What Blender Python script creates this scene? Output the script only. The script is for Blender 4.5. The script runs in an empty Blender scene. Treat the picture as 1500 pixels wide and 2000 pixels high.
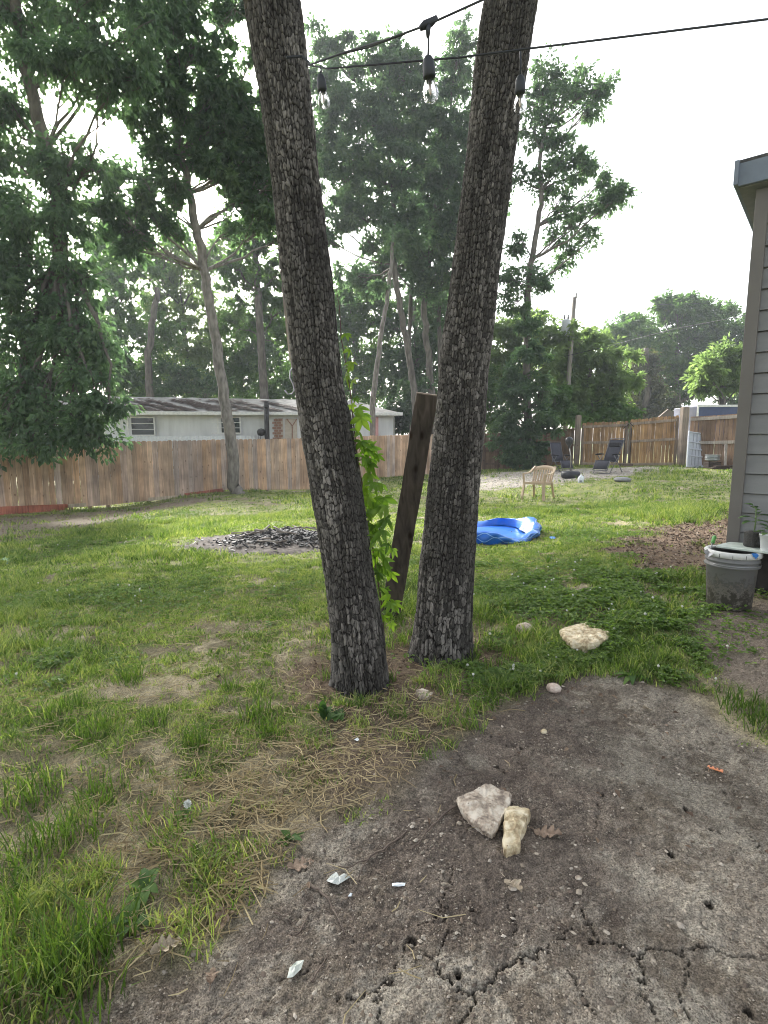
import bpy, math, random
import numpy as np
from mathutils import Vector
R = math.radians
S = bpy.context.scene
COL = S.collection
random.seed(7)
rng = np.random.default_rng(7)

# ---------------------------------------------------------------- camera
EYE = 1.3
F = 1050.0                      # focal length in pixels of the 1500 px wide photo
P = math.atan(140 / F)          # pitch down
CP, SP = math.cos(P), math.sin(P)
cam_d = bpy.data.cameras.new('camera'); cam = bpy.data.objects.new('camera', cam_d); COL.objects.link(cam)
cam.location = (0, 0, EYE); cam.rotation_euler = (R(90) - P, 0, 0)
cam_d.sensor_fit = 'HORIZONTAL'; cam_d.sensor_width = 36; cam_d.lens = 36 * F / 1500
cam_d.clip_start = 0.05; cam_d.clip_end = 3000
S.camera = cam

# ---------------------------------------------------------------- world, sun, exposure
SUN_EL, SUN_AZ = 31, -27        # degrees; azimuth from +Y towards +X
w = bpy.data.worlds.new('World'); S.world = w; w.use_nodes = True
nt = w.node_tree; nt.nodes.clear()
sky = nt.nodes.new('ShaderNodeTexSky'); sky.sky_type = 'NISHITA'; sky.sun_disc = False
sky.sun_elevation = R(SUN_EL); sky.sun_rotation = R(SUN_AZ)
sky.dust_density = 4.0; sky.air_density = 1.2; sky.ozone_density = 0.6
hs = nt.nodes.new('ShaderNodeHueSaturation'); hs.inputs['Saturation'].default_value = 0.30
bg = nt.nodes.new('ShaderNodeBackground'); bg.inputs[1].default_value = 0.15
wo = nt.nodes.new('ShaderNodeOutputWorld')
nt.links.new(sky.outputs[0], hs.inputs['Color']); nt.links.new(hs.outputs[0], bg.inputs[0]); nt.links.new(bg.outputs[0], wo.inputs[0])
sd = bpy.data.lights.new('sun', 'SUN'); so = bpy.data.objects.new('sun', sd); COL.objects.link(so)
sd.energy = 3.9; sd.angle = R(10); sd.color = (1.0, 0.97, 0.92)
az, el = R(SUN_AZ), R(SUN_EL)
sv = Vector((math.sin(az) * math.cos(el), math.cos(az) * math.cos(el), math.sin(el)))
so.rotation_euler = sv.to_track_quat('Z', 'Y').to_euler(); so.location = (-5, 10, 12)
S.view_settings.view_transform = 'Standard'; S.view_settings.look = 'None'
S.view_settings.exposure = 1.72; S.view_settings.gamma = 1
S.render.engine = 'CYCLES'
S.cycles.max_bounces = 6; S.cycles.diffuse_bounces = 3; S.cycles.transmission_bounces = 6; S.cycles.transparent_max_bounces = 8
S.cycles.use_denoising = True; S.cycles.filter_width = 1.0

# ---------------------------------------------------------------- pixel helpers (photo pixels, 1500 x 2000)
def ray(px, py):
    cx, cu = (px - 750) / F, -(py - 1000) / F
    return np.array([cx, CP + cu * SP, -SP + cu * CP])
def atY(px, py, Y):
    d = ray(px, py); t = Y / d[1]
    return np.array([d[0] * t, Y, EYE + d[2] * t])

# ---------------------------------------------------------------- noise
def _hash(ix, iy, s):
    h = (ix.astype(np.int64) * 374761393 + iy.astype(np.int64) * 668265263 + s * 974711) & 0xffffffff
    h = ((h ^ (h >> 13)) * 1274126177) & 0xffffffff
    h = (h ^ (h >> 16)) & 0xffffff
    return h / float(0xffffff)
def vnoise(x, y, s=0):
    x = np.asarray(x, float); y = np.asarray(y, float)
    ix, iy = np.floor(x), np.floor(y); fx, fy = x - ix, y - iy
    fx = fx * fx * (3 - 2 * fx); fy = fy * fy * (3 - 2 * fy)
    a = _hash(ix, iy, s); b = _hash(ix + 1, iy, s); c = _hash(ix, iy + 1, s); d = _hash(ix + 1, iy + 1, s)
    return (a * (1 - fx) + b * fx) * (1 - fy) + (c * (1 - fx) + d * fx) * fy
def fbm(x, y, s=0, o=4):
    v = 0; a = 0.5; t = 0
    for i in range(o):
        v = v + a * vnoise(x * 2 ** i + 17.3 * i, y * 2 ** i - 9.1 * i, s + i); t += a; a *= .5
    return v / t
def sm(a, b, x):
    t = np.clip((x - a) / (b - a), 0, 1); return t * t * (3 - 2 * t)

# ---------------------------------------------------------------- ground height
def _cp(px, py, d):
    p = atY(px, py, d); return (p[0], p[1], p[2])
CTRL = [(-6, -6, 0), (6, -6, .2), (0, -8, 0), (0, 0, 0), (-2, .5, -.02), (2, .5, .08), (0, 1.5, 0), (-1, 2.2, 0), (0, 3, 0.01), (1, 2, .03),
        (2.3, 3.5, .2), (3.2, 3.0, .25), (3.0, 5, .2), (-3, 4, -.1), (-1.5, 7, -.17), (1.2, 7, -.04), (-6, 8, -.4), (3.5, 12.4, -.13), (0, 12, -.22),
        (6, 9, .15), (8, 14, .2), (-8, 13, -.6), (-4, 13, -.42),
        _cp(-150, 1020, 13.8), _cp(0, 1005, 14.4), _cp(200, 992, 15.6), _cp(430, 960, 17.6), _cp(600, 959, 19), _cp(735, 935, 22),
        _cp(945, 917, 27), _cp(1130, 910, 24), _cp(1340, 912, 20.5), _cp(1440, 915, 18.5), (16, 17, .4),
        (-20, 25, -1), (-5, 30, -.6), (8, 34, -.1), (20, 35, .3), (0, 60, -.5), (-30, 60, -1), (30, 60, 0),
        (0, 400, 0), (-200, 300, -1), (200, 300, 0), (300, 0, 0), (-300, 0, -1), (0, -200, 0), (200, -200, 0), (-200, -200, -.5)]
CTRL = np.array(CTRL, float)
def G(x, y):
    x = np.asarray(x, float); y = np.asarray(y, float)
    num = np.zeros_like(x + y); den = np.zeros_like(num)
    for cx, cy, cz in CTRL:
        wgt = 1.0 / ((x - cx) ** 2 + (y - cy) ** 2 + 0.35 + 0.004 * (cx * cx + cy * cy)) ** 1.8
        num += wgt * cz; den += wgt
    z = num / den
    z = z + (fbm(x * 1.3, y * 1.3, 3, 3) - .5) * .05 * sm(200, 20, np.abs(x) + np.abs(y))
    for cx, cy in ((-.17, 2.74), (.35, 3.12)):
        z = z - .012 * np.exp(-((x - cx) ** 2 + (y - cy) ** 2) / .12)
    return z
def g(x, y): return float(G(np.array([x]), np.array([y]))[0])
def gpix(px, py):
    d = ray(px, py); ts = np.linspace(.5, 60, 6000)
    z = EYE + d[2] * ts; gz = G(d[0] * ts, d[1] * ts); i = np.argmax(z < gz)
    t = ts[i]; return np.array([d[0] * t, d[1] * t, gz[i]])
def gp2(px, py): return gpix(px, py)[:2]

# ---------------------------------------------------------------- materials
def newmat(name):
    m = bpy.data.materials.new(name); m.use_nodes = True; n = m.node_tree; n.nodes.clear()
    return m, n
def N(n, t, **k):
    a = n.nodes.new('ShaderNode' + t)
    for q, v in k.items(): setattr(a, q, v)
    return a
def ramp(n, stops):
    r = N(n, 'ValToRGB'); e = r.color_ramp.elements
    while len(e) < len(stops): e.new(.5)
    for i, (p, c) in enumerate(stops): e[i].position = p; e[i].color = (*c, 1)
    return r
def simple(name, c1, c2=None, scale=20, rough=.7, metal=0, bump=.2, stretch=(1, 1, 1), spec=.4, detail=6, bscale=None, trans=0, alpha=None):
    m, n = newmat(name); L = n.links.new
    c2 = c2 or tuple(min(1, v * 1.25) for v in c1)
    tc = N(n, 'TexCoord'); mp = N(n, 'Mapping'); mp.inputs['Scale'].default_value = stretch
    L(tc.outputs['Object'], mp.inputs[0])
    no = N(n, 'TexNoise'); no.inputs['Scale'].default_value = scale; no.inputs['Detail'].default_value = detail
    L(mp.outputs[0], no.inputs['Vector'])
    r = ramp(n, [(.32, c1), (.68, c2)]); L(no.outputs[0], r.inputs[0])
    b = N(n, 'BsdfPrincipled'); L(r.outputs[0], b.inputs['Base Color'])
    b.inputs['Roughness'].default_value = rough; b.inputs['Metallic'].default_value = metal
    b.inputs['Specular IOR Level'].default_value = spec; b.inputs['Transmission Weight'].default_value = trans
    if bump:
        n2 = N(n, 'TexNoise'); n2.inputs['Scale'].default_value = bscale or scale * 3; n2.inputs['Detail'].default_value = 5
        L(mp.outputs[0], n2.inputs['Vector'])
        bu = N(n, 'Bump'); bu.inputs['Strength'].default_value = bump; bu.inputs['Distance'].default_value = .01
        L(n2.outputs[0], bu.inputs['Height']); L(bu.outputs[0], b.inputs['Normal'])
    o = N(n, 'OutputMaterial'); L(b.outputs[0], o.inputs[0]); return m
def leafmat(name, cols, trans=.4, rough=.5, tcol=None):
    """cols: three greens picked by the per-leaf attribute"""
    m, n = newmat(name); L = n.links.new
    a = N(n, 'Attribute', attribute_name='rnd')
    r = ramp(n, [(0, cols[0]), (.5, cols[1]), (1, cols[2])]); L(a.outputs['Fac'], r.inputs[0])
    b = N(n, 'BsdfPrincipled'); b.inputs['Roughness'].default_value = rough; b.inputs['Specular IOR Level'].default_value = .35
    L(r.outputs[0], b.inputs['Base Color'])
    t = N(n, 'BsdfTranslucent')
    mx = N(n, 'Mix', data_type='RGBA', blend_type='MULTIPLY'); mx.inputs[0].default_value = 1
    mx.inputs[7].default_value = (*(tcol or (1.9, 2.1, .7)), 1); L(r.outputs[0], mx.inputs[6]); L(mx.outputs[2], t.inputs[0])
    ms = N(n, 'MixShader'); ms.inputs[0].default_value = trans; L(b.outputs[0], ms.inputs[1]); L(t.outputs[0], ms.inputs[2])
    o = N(n, 'OutputMaterial'); L(ms.outputs[0], o.inputs[0]); return m
def colmat(name, attr='col', rough=.85, nscale=90, vary=.35, bump=.5, bscale=160, spec=.25, grit=False):
    """albedo from a vertex colour made in code, broken up by fine noise"""
    m, n = newmat(name); L = n.links.new
    a = N(n, 'Attribute', attribute_name=attr); tc = N(n, 'TexCoord')
    no = N(n, 'TexNoise'); no.inputs['Scale'].default_value = nscale; no.inputs['Detail'].default_value = 8; no.inputs['Roughness'].default_value = .7
    L(tc.outputs['Object'], no.inputs['Vector'])
    r = ramp(n, [(.3, (1 - vary,) * 3), (.7, (1 + vary,) * 3)]); L(no.outputs[0], r.inputs[0])
    mx = N(n, 'Mix', data_type='RGBA', blend_type='MULTIPLY'); mx.inputs[0].default_value = 1
    L(a.outputs['Color'], mx.inputs[6]); L(r.outputs[0], mx.inputs[7])
    b = N(n, 'BsdfPrincipled'); b.inputs['Roughness'].default_value = rough; b.inputs['Specular IOR Level'].default_value = spec
    L(mx.outputs[2], b.inputs['Base Color'])
    n2 = N(n, 'TexNoise'); n2.inputs['Scale'].default_value = bscale; n2.inputs['Detail'].default_value = 6; n2.inputs['Roughness'].default_value = .75
    L(tc.outputs['Object'], n2.inputs['Vector'])
    bu = N(n, 'Bump'); bu.inputs['Strength'].default_value = bump; bu.inputs['Distance'].default_value = .012
    L(n2.outputs[0], bu.inputs['Height']); L(bu.outputs[0], b.inputs['Normal'])
    if grit:
        g1 = N(n, 'TexNoise'); g1.inputs['Scale'].default_value = 230; g1.inputs['Detail'].default_value = 4; L(tc.outputs['Object'], g1.inputs['Vector'])
        g2 = ramp(n, [(.36, (.55, .53, .50)), (.5, (1, 1, 1)), (.66, (1.5, 1.47, 1.42))]); L(g1.outputs[0], g2.inputs[0])
        m2 = N(n, 'Mix', data_type='RGBA', blend_type='MULTIPLY'); m2.inputs[0].default_value = 1; L(mx.outputs[2], m2.inputs[6]); L(g2.outputs[0], m2.inputs[7]); L(m2.outputs[2], b.inputs['Base Color'])
    o = N(n, 'OutputMaterial'); L(b.outputs[0], o.inputs[0]); return m

# ---------------------------------------------------------------- mesh helpers
def mesh_np(name, V, Q=None, T=None, mats=(), parent=None, attrs=None, smooth=False, cols=None, midx=None):
    me = bpy.data.meshes.new(name)
    V = np.asarray(V, np.float32).reshape(-1, 3)
    Q = np.zeros((0, 4), np.int32) if Q is None else np.asarray(Q, np.int32).reshape(-1, 4)
    T = np.zeros((0, 3), np.int32) if T is None else np.asarray(T, np.int32).reshape(-1, 3)
    me.vertices.add(len(V)); me.vertices.foreach_set('co', V.ravel())
    li = np.concatenate([Q.ravel(), T.ravel()]); me.loops.add(len(li)); me.loops.foreach_set('vertex_index', li)
    st = np.concatenate([np.arange(len(Q)) * 4, len(Q) * 4 + np.arange(len(T)) * 3]).astype(np.int32)
    me.polygons.add(len(st)); me.polygons.foreach_set('loop_start', st)
    me.polygons.foreach_set('use_smooth', np.full(len(st), bool(smooth)))
    if midx is not None: me.polygons.foreach_set('material_index', np.asarray(midx, np.int32))
    for k, v in (attrs or {}).items():
        a = me.attributes.new(k, 'FLOAT', 'POINT'); a.data.foreach_set('value', np.asarray(v, np.float32))
    if cols is not None:
        a = me.attributes.new('col', 'FLOAT_COLOR', 'POINT')
        c = np.ones((len(V), 4), np.float32); c[:, :3] = cols; a.data.foreach_set('color', c.ravel())
    for m in (mats if isinstance(mats, (list, tuple)) else [mats]): me.materials.append(m)
    me.update(calc_edges=True); me.validate()
    o = bpy.data.objects.new(name, me); COL.objects.link(o); o.parent = parent
    return o
def tag(o, label=None, cat=None, group=None, kind=None):
    if label: o['label'] = label
    if cat: o['category'] = cat
    if group: o['group'] = group
    if kind: o['kind'] = kind
    return o
def thing(name, label, cat, loc=(0, 0, 0), rz=0, group=None):
    o = bpy.data.objects.new(name, None); COL.objects.link(o); o.empty_display_size = .1
    o.location = tuple(map(float, loc)); o.rotation_euler = (0, 0, rz); return tag(o, label, cat, group)

class MB:
    def __init__(s): s.v = []; s.f = []; s.c = []; s.cur = (1, 1, 1)
    def add(s, vs, fs):
        b = len(s.v); s.c += [s.cur] * len(vs); s.v += [tuple(map(float, p)) for p in vs]; s.f += [tuple(b + i for i in f) for f in fs]
    def box(s, c, d, M=None):
        x, y, z = (q / 2 for q in d)
        vs = [Vector((sx * x, sy * y, sz * z)) for sx in (-1, 1) for sy in (-1, 1) for sz in (-1, 1)]
        if M is not None: vs = [M @ p for p in vs]
        s.add([p + Vector(c) for p in vs], [(0, 1, 3, 2), (4, 6, 7, 5), (0, 4, 5, 1), (2, 3, 7, 6), (0, 2, 6, 4), (1, 5, 7, 3)]); return s
    def beam(s, a, b, wd, th, up=(0, 0, 1)):
        """a rectangular bar from a to b; wd across, th along the up side"""
        a, b = Vector(a), Vector(b); d = (b - a).normalized(); u = Vector(up); x = d.cross(u).normalized(); u = x.cross(d).normalized()
        vs = []
        for p in (a, b):
            for i, j in ((-1, -1), (1, -1), (1, 1), (-1, 1)): vs.append(p + x * (i * wd / 2) + u * (j * th / 2))
        s.add(vs, [(0, 3, 2, 1), (4, 5, 6, 7), (0, 1, 5, 4), (1, 2, 6, 5), (2, 3, 7, 6), (3, 0, 4, 7)]); return s
    def tube(s, pts, r, n=8, cap=True):
        pts = [Vector(p) for p in pts]; rs = r if isinstance(r, (list, tuple)) else [r] * len(pts)
        vs = []; up = Vector((.13, .21, .97))
        for i, p in enumerate(pts):
            d = (pts[min(i + 1, len(pts) - 1)] - pts[max(i - 1, 0)]).normalized()
            x = d.cross(up)
            if x.length < .05: x = d.cross(Vector((1, 0, 0)))
            x.normalize(); y = d.cross(x); up = -y if y.dot(up) < 0 else y
            up = x.cross(d)
            for k in range(n):
                a = 2 * math.pi * k / n; vs.append(p + x * (math.cos(a) * rs[i]) + up * (math.sin(a) * rs[i]))
        fs = [(i * n + k, i * n + (k + 1) % n, (i + 1) * n + (k + 1) % n, (i + 1) * n + k) for i in range(len(pts) - 1) for k in range(n)]
        if cap: fs += [tuple(range(n))[::-1], tuple((len(pts) - 1) * n + k for k in range(n))]
        s.add(vs, fs); return s
    def lathe(s, prof, n=24, c=(0, 0, 0), jit=None):
        vs = []
        for r_, z in prof:
            for k in range(n):
                a = 2 * math.pi * k / n; q = jit(a, z) if jit else 0
                vs.append((c[0] + (r_ + q) * math.cos(a), c[1] + (r_ + q) * math.sin(a), c[2] + z))
        fs = [(i * n + k, i * n + (k + 1) % n, (i + 1) * n + (k + 1) % n, (i + 1) * n + k) for i in range(len(prof) - 1) for k in range(n)]
        s.add(vs, fs); return s
    def prism(s, poly, z0, z1):
        n = len(poly); s.add([(x, y, z0) for x, y in poly] + [(x, y, z1) for x, y in poly],
              [tuple(range(n))[::-1], tuple(range(n, 2 * n))] + [(i, (i + 1) % n, n + (i + 1) % n, n + i) for i in range(n)]); return s
    def build(s, name, m, parent=None, smooth=False, bevel=0, sub=0):
        me = bpy.data.meshes.new(name); me.from_pydata(s.v, [], s.f)
        for q in (m if isinstance(m, (list, tuple)) else [m]): me.materials.append(q)
        if smooth: me.polygons.foreach_set('use_smooth', [True] * len(me.polygons))
        a = me.attributes.new('col', 'FLOAT_COLOR', 'POINT'); a.data.foreach_set('color', np.array([(*c, 1) for c in s.c], np.float32).ravel())
        me.update(); o = bpy.data.objects.new(name, me); COL.objects.link(o); o.parent = parent
        if bevel:
            b = o.modifiers.new('b', 'BEVEL'); b.width = bevel; b.segments = 2; b.limit_method = 'ANGLE'
        if sub:
            b = o.modifiers.new('s', 'SUBSURF'); b.levels = sub; b.render_levels = sub
        return o

def woodmat(name, vary=.3, rough=.85, base=None, sx=30, sz=1.6):
    m, n = newmat(name); L = n.links.new
    a = N(n, 'Attribute', attribute_name='col'); tc = N(n, 'TexCoord'); mp = N(n, 'Mapping'); mp.inputs['Scale'].default_value = (sx, sx, sz)
    L(tc.outputs['Object'], mp.inputs[0])
    no = N(n, 'TexNoise'); no.inputs['Scale'].default_value = 1; no.inputs['Detail'].default_value = 8; no.inputs['Distortion'].default_value = .6; L(mp.outputs[0], no.inputs['Vector'])
    r = ramp(n, [(.3, (1 - vary,) * 3), (.7, (1 + vary,) * 3)]); L(no.outputs[0], r.inputs[0])
    vo = N(n, 'TexVoronoi'); vo.inputs['Scale'].default_value = 1; mp2 = N(n, 'Mapping'); mp2.inputs['Scale'].default_value = (7, 7, 3.2); L(tc.outputs['Object'], mp2.inputs[0]); L(mp2.outputs[0], vo.inputs['Vector'])
    kr = ramp(n, [(.05, (.35, .28, .22)), (.13, (1, 1, 1))]); L(vo.outputs['Distance'], kr.inputs[0])
    n3 = N(n, 'TexNoise'); n3.inputs['Scale'].default_value = 2.2; n3.inputs['Detail'].default_value = 4; L(tc.outputs['Object'], n3.inputs['Vector'])
    r3 = ramp(n, [(.35, (.72, .70, .70)), (.65, (1.1, 1.05, 1.0))]); L(n3.outputs[0], r3.inputs[0])
    x = a.outputs['Color']
    for q in (r, kr, r3):
        mx = N(n, 'Mix', data_type='RGBA', blend_type='MULTIPLY'); mx.inputs[0].default_value = 1; L(x, mx.inputs[6]); L(q.outputs[0], mx.inputs[7]); x = mx.outputs[2]
    b = N(n, 'BsdfPrincipled'); b.inputs['Roughness'].default_value = rough; b.inputs['Specular IOR Level'].default_value = .2; L(x, b.inputs['Base Color'])
    bu = N(n, 'Bump'); bu.inputs['Strength'].default_value = .5; bu.inputs['Distance'].default_value = .006; L(no.outputs[0], bu.inputs['Height']); L(bu.outputs[0], b.inputs['Normal'])
    o = N(n, 'OutputMaterial'); L(b.outputs[0], o.inputs[0]); return m
# leaves: each one a folded diamond of two triangles + width, taking centre, direction, normal, length, width
def leaves_np(name, C, D, Nn, Ln, W, mat, parent=None, rnd=None, fold=.25):
    C = np.asarray(C); n = len(C)
    D = D / (np.linalg.norm(D, axis=1, keepdims=True) + 1e-9)
    X = np.cross(D, Nn); X /= (np.linalg.norm(X, axis=1, keepdims=True) + 1e-9); U = np.cross(X, D)
    Ln = Ln[:, None]; W = W[:, None]
    V = np.stack([C - D * Ln * .5, C + X * W * .5 + U * W * fold - D * Ln * .08, C + D * Ln * .5 - U * W * .15, C - X * W * .5 + U * W * fold - D * Ln * .08], 1)
    idx = np.arange(n)[:, None] * 4
    T = np.concatenate([idx + np.array([[0, 1, 2]]), idx + np.array([[0, 2, 3]])], 1).reshape(-1, 3)
    rnd = rng.random(n) if rnd is None else rnd
    return mesh_np(name, V.reshape(-1, 3), T=T, mats=mat, parent=parent, attrs={'rnd': np.repeat(rnd, 4)})
def unit(n):
    v = rng.normal(size=(n, 3)); return v / np.linalg.norm(v, axis=1, keepdims=True)
# ================================================================ GROUND
def axis(dense, grow, far):
    lo, hi, st = dense
    a = list(np.arange(lo, hi, st)); s = st; v = a[-1]
    while v < far: s = min(s * grow, 40); v += s; a.append(v)
    s = st; v = a[0]; b = []
    while v > -far: s = min(s * grow, 40); v -= s; b.append(v)
    return np.array(b[::-1] + a)
GX = axis((-1.0, 1.9, .0045), 1.018, 600)
ya = axis((1.0, 2.7, .0045), 1.011, 900); GY = ya[(ya > -300)]
gx, gy = np.meshgrid(GX, GY); fx, fy = gx.ravel(), gy.ravel()

def poly_px(pts): return np.array([gp2(*p) for p in pts])
def inside_sd(x, y, poly):
    """signed distance to a polygon, positive inside"""
    d = np.full(np.shape(x), 1e9); ins = np.zeros(np.shape(x), bool); n = len(poly)
    for i in range(n):
        a, b = poly[i], poly[(i + 1) % n]; ex, ey = b - a
        t = np.clip(((x - a[0]) * ex + (y - a[1]) * ey) / (ex * ex + ey * ey + 1e-12), 0, 1)
        d = np.minimum(d, (x - a[0] - t * ex) ** 2 + (y - a[1] - t * ey) ** 2)
        c = ((a[1] > y) != (b[1] > y)) & (x < (b[0] - a[0]) * (y - a[1]) / (b[1] - a[1] + 1e-12) + a[0]); ins ^= c
    d = np.sqrt(d); return np.where(ins, d, -d)
MUD = np.concatenate([[[-1.2, .2]], poly_px([(170, 1995), (330, 1880), (430, 1790), (540, 1715), (640, 1630), (760, 1560), (830, 1470), (900, 1400),
        (960, 1350), (1090, 1325), (1200, 1320), (1340, 1350), (1420, 1400), (1500, 1445)]), [[2.6, 1.6], [3, -2], [-1.5, -2]]])
SOIL2 = poly_px([(1380, 1200), (1330, 1290), (1400, 1330), (1560, 1400), (1800, 1330), (1700, 1180), (1500, 1180)])     # bare soil by the bucket
CHIPS = poly_px([(1190, 1080), (1240, 1040), (1330, 1020), (1440, 1000), (1560, 1010), (1560, 1120), (1400, 1130), (1240, 1115)])
GRAV = poly_px([(900, 938), (960, 925), (1060, 920), (1240, 912), (1350, 914), (1240, 925), (1120, 940), (1050, 950), (950, 957), (880, 955)])
ASH = np.array([gp2(530, 1062)]); ASHC = gp2(525, 1060)
ashc = gp2(530, 1058)
def ash_d(x, y): return np.sqrt(((x - ashc[0]) / 1.25) ** 2 + ((y - ashc[1]) / .95) ** 2) + (fbm(x * 2.5, y * 2.5, 71, 3) - .5) * .5
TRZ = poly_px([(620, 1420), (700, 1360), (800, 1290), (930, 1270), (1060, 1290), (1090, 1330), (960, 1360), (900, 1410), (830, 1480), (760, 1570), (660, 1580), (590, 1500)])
BARE_L = poly_px([(-100, 1010), (0, 1012), (130, 1005), (300, 985), (440, 968), (300, 1000), (180, 1030), (90, 1050), (-40, 1065)])
def zones(x, y):
    n1 = (fbm(x * 3.1, y * 3.1, 5, 3) - .5)
    mud = sm(-.10, .12, inside_sd(x, y, MUD) + n1 * .30)
    s2 = sm(-.08, .12, inside_sd(x, y, SOIL2) + n1 * .3)
    ch = sm(-.25, .2, inside_sd(x, y, CHIPS) + n1 * .9)
    gr = sm(-.5, .4, inside_sd(x, y, GRAV) + n1 * 2.0)
    ash = sm(1.05, .8, ash_d(x, y))
    bl = sm(-.3, .3, inside_sd(x, y, BARE_L) + n1 * .9)
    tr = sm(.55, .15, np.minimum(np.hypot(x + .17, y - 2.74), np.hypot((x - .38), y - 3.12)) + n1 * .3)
    return mud, s2, ch, gr, ash, bl, tr
_pf = gpix(975, 1062); POOLC = (float(_pf[0]) - .06, float(_pf[1]) + .66); _bp = gpix(1447, 1198); STC = gpix(1145, 1236)[:2]; BUCKC = (float(_bp[0]), float(_bp[1]) + .13)
def cover(x, y):
    """how much grass grows here, 0..1"""
    mud, s2, ch, gr, ash, bl, tr = zones(x, y)
    r = np.hypot(x, y)
    # near left: sparse, broken by straw coloured streaks; further out thick
    p = fbm(x * 1.1 + 3, y * 1.7, 21, 4) * .65 + fbm(x * 4.2, y * 5.2, 31, 3) * .45
    base = sm(.45, .61, p + sm(2.5, 7, r) * .09 + .01)
    base = np.clip(base + .20, 0, 1)
    strip = sm(.55, .0, np.abs(inside_sd(x, y, MUD)) ) * (inside_sd(x, y, MUD) < 0) * (x < .6) * (y < 2.6)
    base = base * (1 - .5 * strip)
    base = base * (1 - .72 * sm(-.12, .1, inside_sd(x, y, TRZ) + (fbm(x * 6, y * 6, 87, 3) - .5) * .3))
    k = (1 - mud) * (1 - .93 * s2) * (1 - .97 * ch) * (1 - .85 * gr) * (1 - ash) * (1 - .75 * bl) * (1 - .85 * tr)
    pool_gap = sm(.70, .80, np.hypot(x - POOLC[0], y - POOLC[1]))
    pool_gap = pool_gap * sm(.14, .2, np.hypot(x - STC[0], (y - STC[1]) * 1.1))
    return base * k * pool_gap * (1 - (np.hypot(x - BUCKC[0], y - BUCKC[1]) < .2))
# cracks traced on the ground, in photo pixels
CRACKS = [([(830, 1870), (860, 1900), (880, 1925), (905, 1935), (925, 1945), (960, 1920), (990, 1885), (1020, 1875), (1065, 1860)], 4.5),
          ([(925, 1945), (930, 1960), (915, 1980), (900, 2010)], 3.5), ([(690, 1955), (725, 1940), (745, 1920), (768, 1915)], 3.5), ([(738, 1938), (740, 1970), (742, 2010)], 2.5),
          ([(1245, 1640 + 240), (1260, 1860), (1290, 1855), (1330, 1862), (1360, 1850), (1390, 1848), (1430, 1865), (1500, 1875)], 3.5),
          ([(1250, 1880), (1258, 1910), (1252, 1940), (1275, 1965), (1290, 2000)], 2.6), ([(1120, 1770), (1145, 1795), (1160, 1815), (1165, 1840), (1200, 1845), (1240, 1860)], 3),
          ([(855, 1870), (875, 1830), (873, 1790), (880, 1770)], 2.2), ([(820, 1810), (845, 1805), (858, 1790), (865, 1760), (880, 1730), (885, 1690)], 2.2),
          ([(1110, 1890), (1130, 1930), (1150, 1960), (1165, 1990)], 2.2), ([(800, 1835), (780, 1880), (765, 1905)], 2), ([(655, 1945), (665, 1960), (690, 1955)], 2),
          ([(1465, 1640), (1485, 1660), (1510, 1675)], 2.5), ([(1165, 1570), (1168, 1600), (1160, 1620)], 1.8), ([(1065, 1860), (1085, 1830), (1120, 1815)], 1.6), ([(640, 1870), (600, 1900), (560, 1910), (520, 1960)], 1.8),
          ([(1330, 1862), (1345, 1900), (1330, 1950), (1340, 2000)], 1.8), ([(985, 1760), (1010, 1790), (1000, 1830), (1020, 1875)], 1.5)]
HOLES = [(806, 1842, 11), (1310, 1670, 9), (1388, 1623, 7), (1405, 1625, 6), (1340, 1578, 7), (1385, 1776, 10), (1253, 1580, 6), (1178, 1555, 6), (972, 1497, 9),
         (985, 1505, 7), (1417, 1549, 6), (922, 1786, 6), (1463, 1975, 9), (960, 1440, 6), (1018, 1462, 8), (1005, 1458, 6), (1155, 1840, 6), (1112, 1408, 8), (895, 1905, 7)]
h = G(fx, fy)
near = (fx > -2.5) & (fx < 4) & (fy > .3) & (fy < 6)
mud, s2, ch, gr, ash, bl, tr = zones(fx, fy)
bare = np.clip(mud + s2, 0, 1)
rr = np.hypot(fx, fy); fade = sm(30, 8, rr)
lump = (fbm(fx * 9, fy * 9, 40, 4) - .5) * .022 + (fbm(fx * 34, fy * 34, 44, 4) - .5) * .013
ridg = np.abs(fbm(fx * 16, fy * 16, 47, 3) - .5) * -.016
h = h + fade * (lump + ridg * bare + (fbm(fx * 5, fy * 5, 48, 3) - .5) * .05 * (1 - bare))
# clods: small jittered bumps
def cells(x, y, s, seed):
    ix, iy = np.floor(x / s), np.floor(y / s); best = np.full(x.shape, 9.); second = best.copy(); idv = np.zeros(x.shape)
    for a in (-1, 0, 1):
        for b in (-1, 0, 1):
            jx, jy = ix + a, iy + b
            px_ = (jx + _hash(jx, jy, seed)) * s; py_ = (jy + _hash(jx, jy, seed + 1)) * s
            d = np.hypot(x - px_, y - py_) / s; i_ = _hash(jx, jy, seed + 2)
            c = d < best; second = np.where(c, best, np.minimum(second, d)); idv = np.where(c, i_, idv); best = np.where(c, d, best)
    return best, second, idv
near2 = (fx > -1.3) & (fx < 2.8) & (fy > .8) & (fy < 4)
xx, yy = fx[near2], fy[near2]
wx = xx + (fbm(xx * 22, yy * 22, 60, 3) - .5) * .03; wy = yy + (fbm(xx * 22, yy * 22, 64, 3) - .5) * .03
b1, b2, bi = cells(wx, wy, .045, 81); clod = sm(.0, .35, b2 - b1) * (.2 + bi) * .003
c1, c2, ci = cells(wx, wy, .018, 91); clod += sm(.5, .0, c1) * (ci > .5) * .005
rough_zone = sm(.35, .65, fbm(xx * 1.8, yy * 1.8, 66, 3) + .15 * sm(1.5, 2.2, yy))
h[near2] += clod * bare[near2] * (.25 + .75 * rough_zone)
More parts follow.
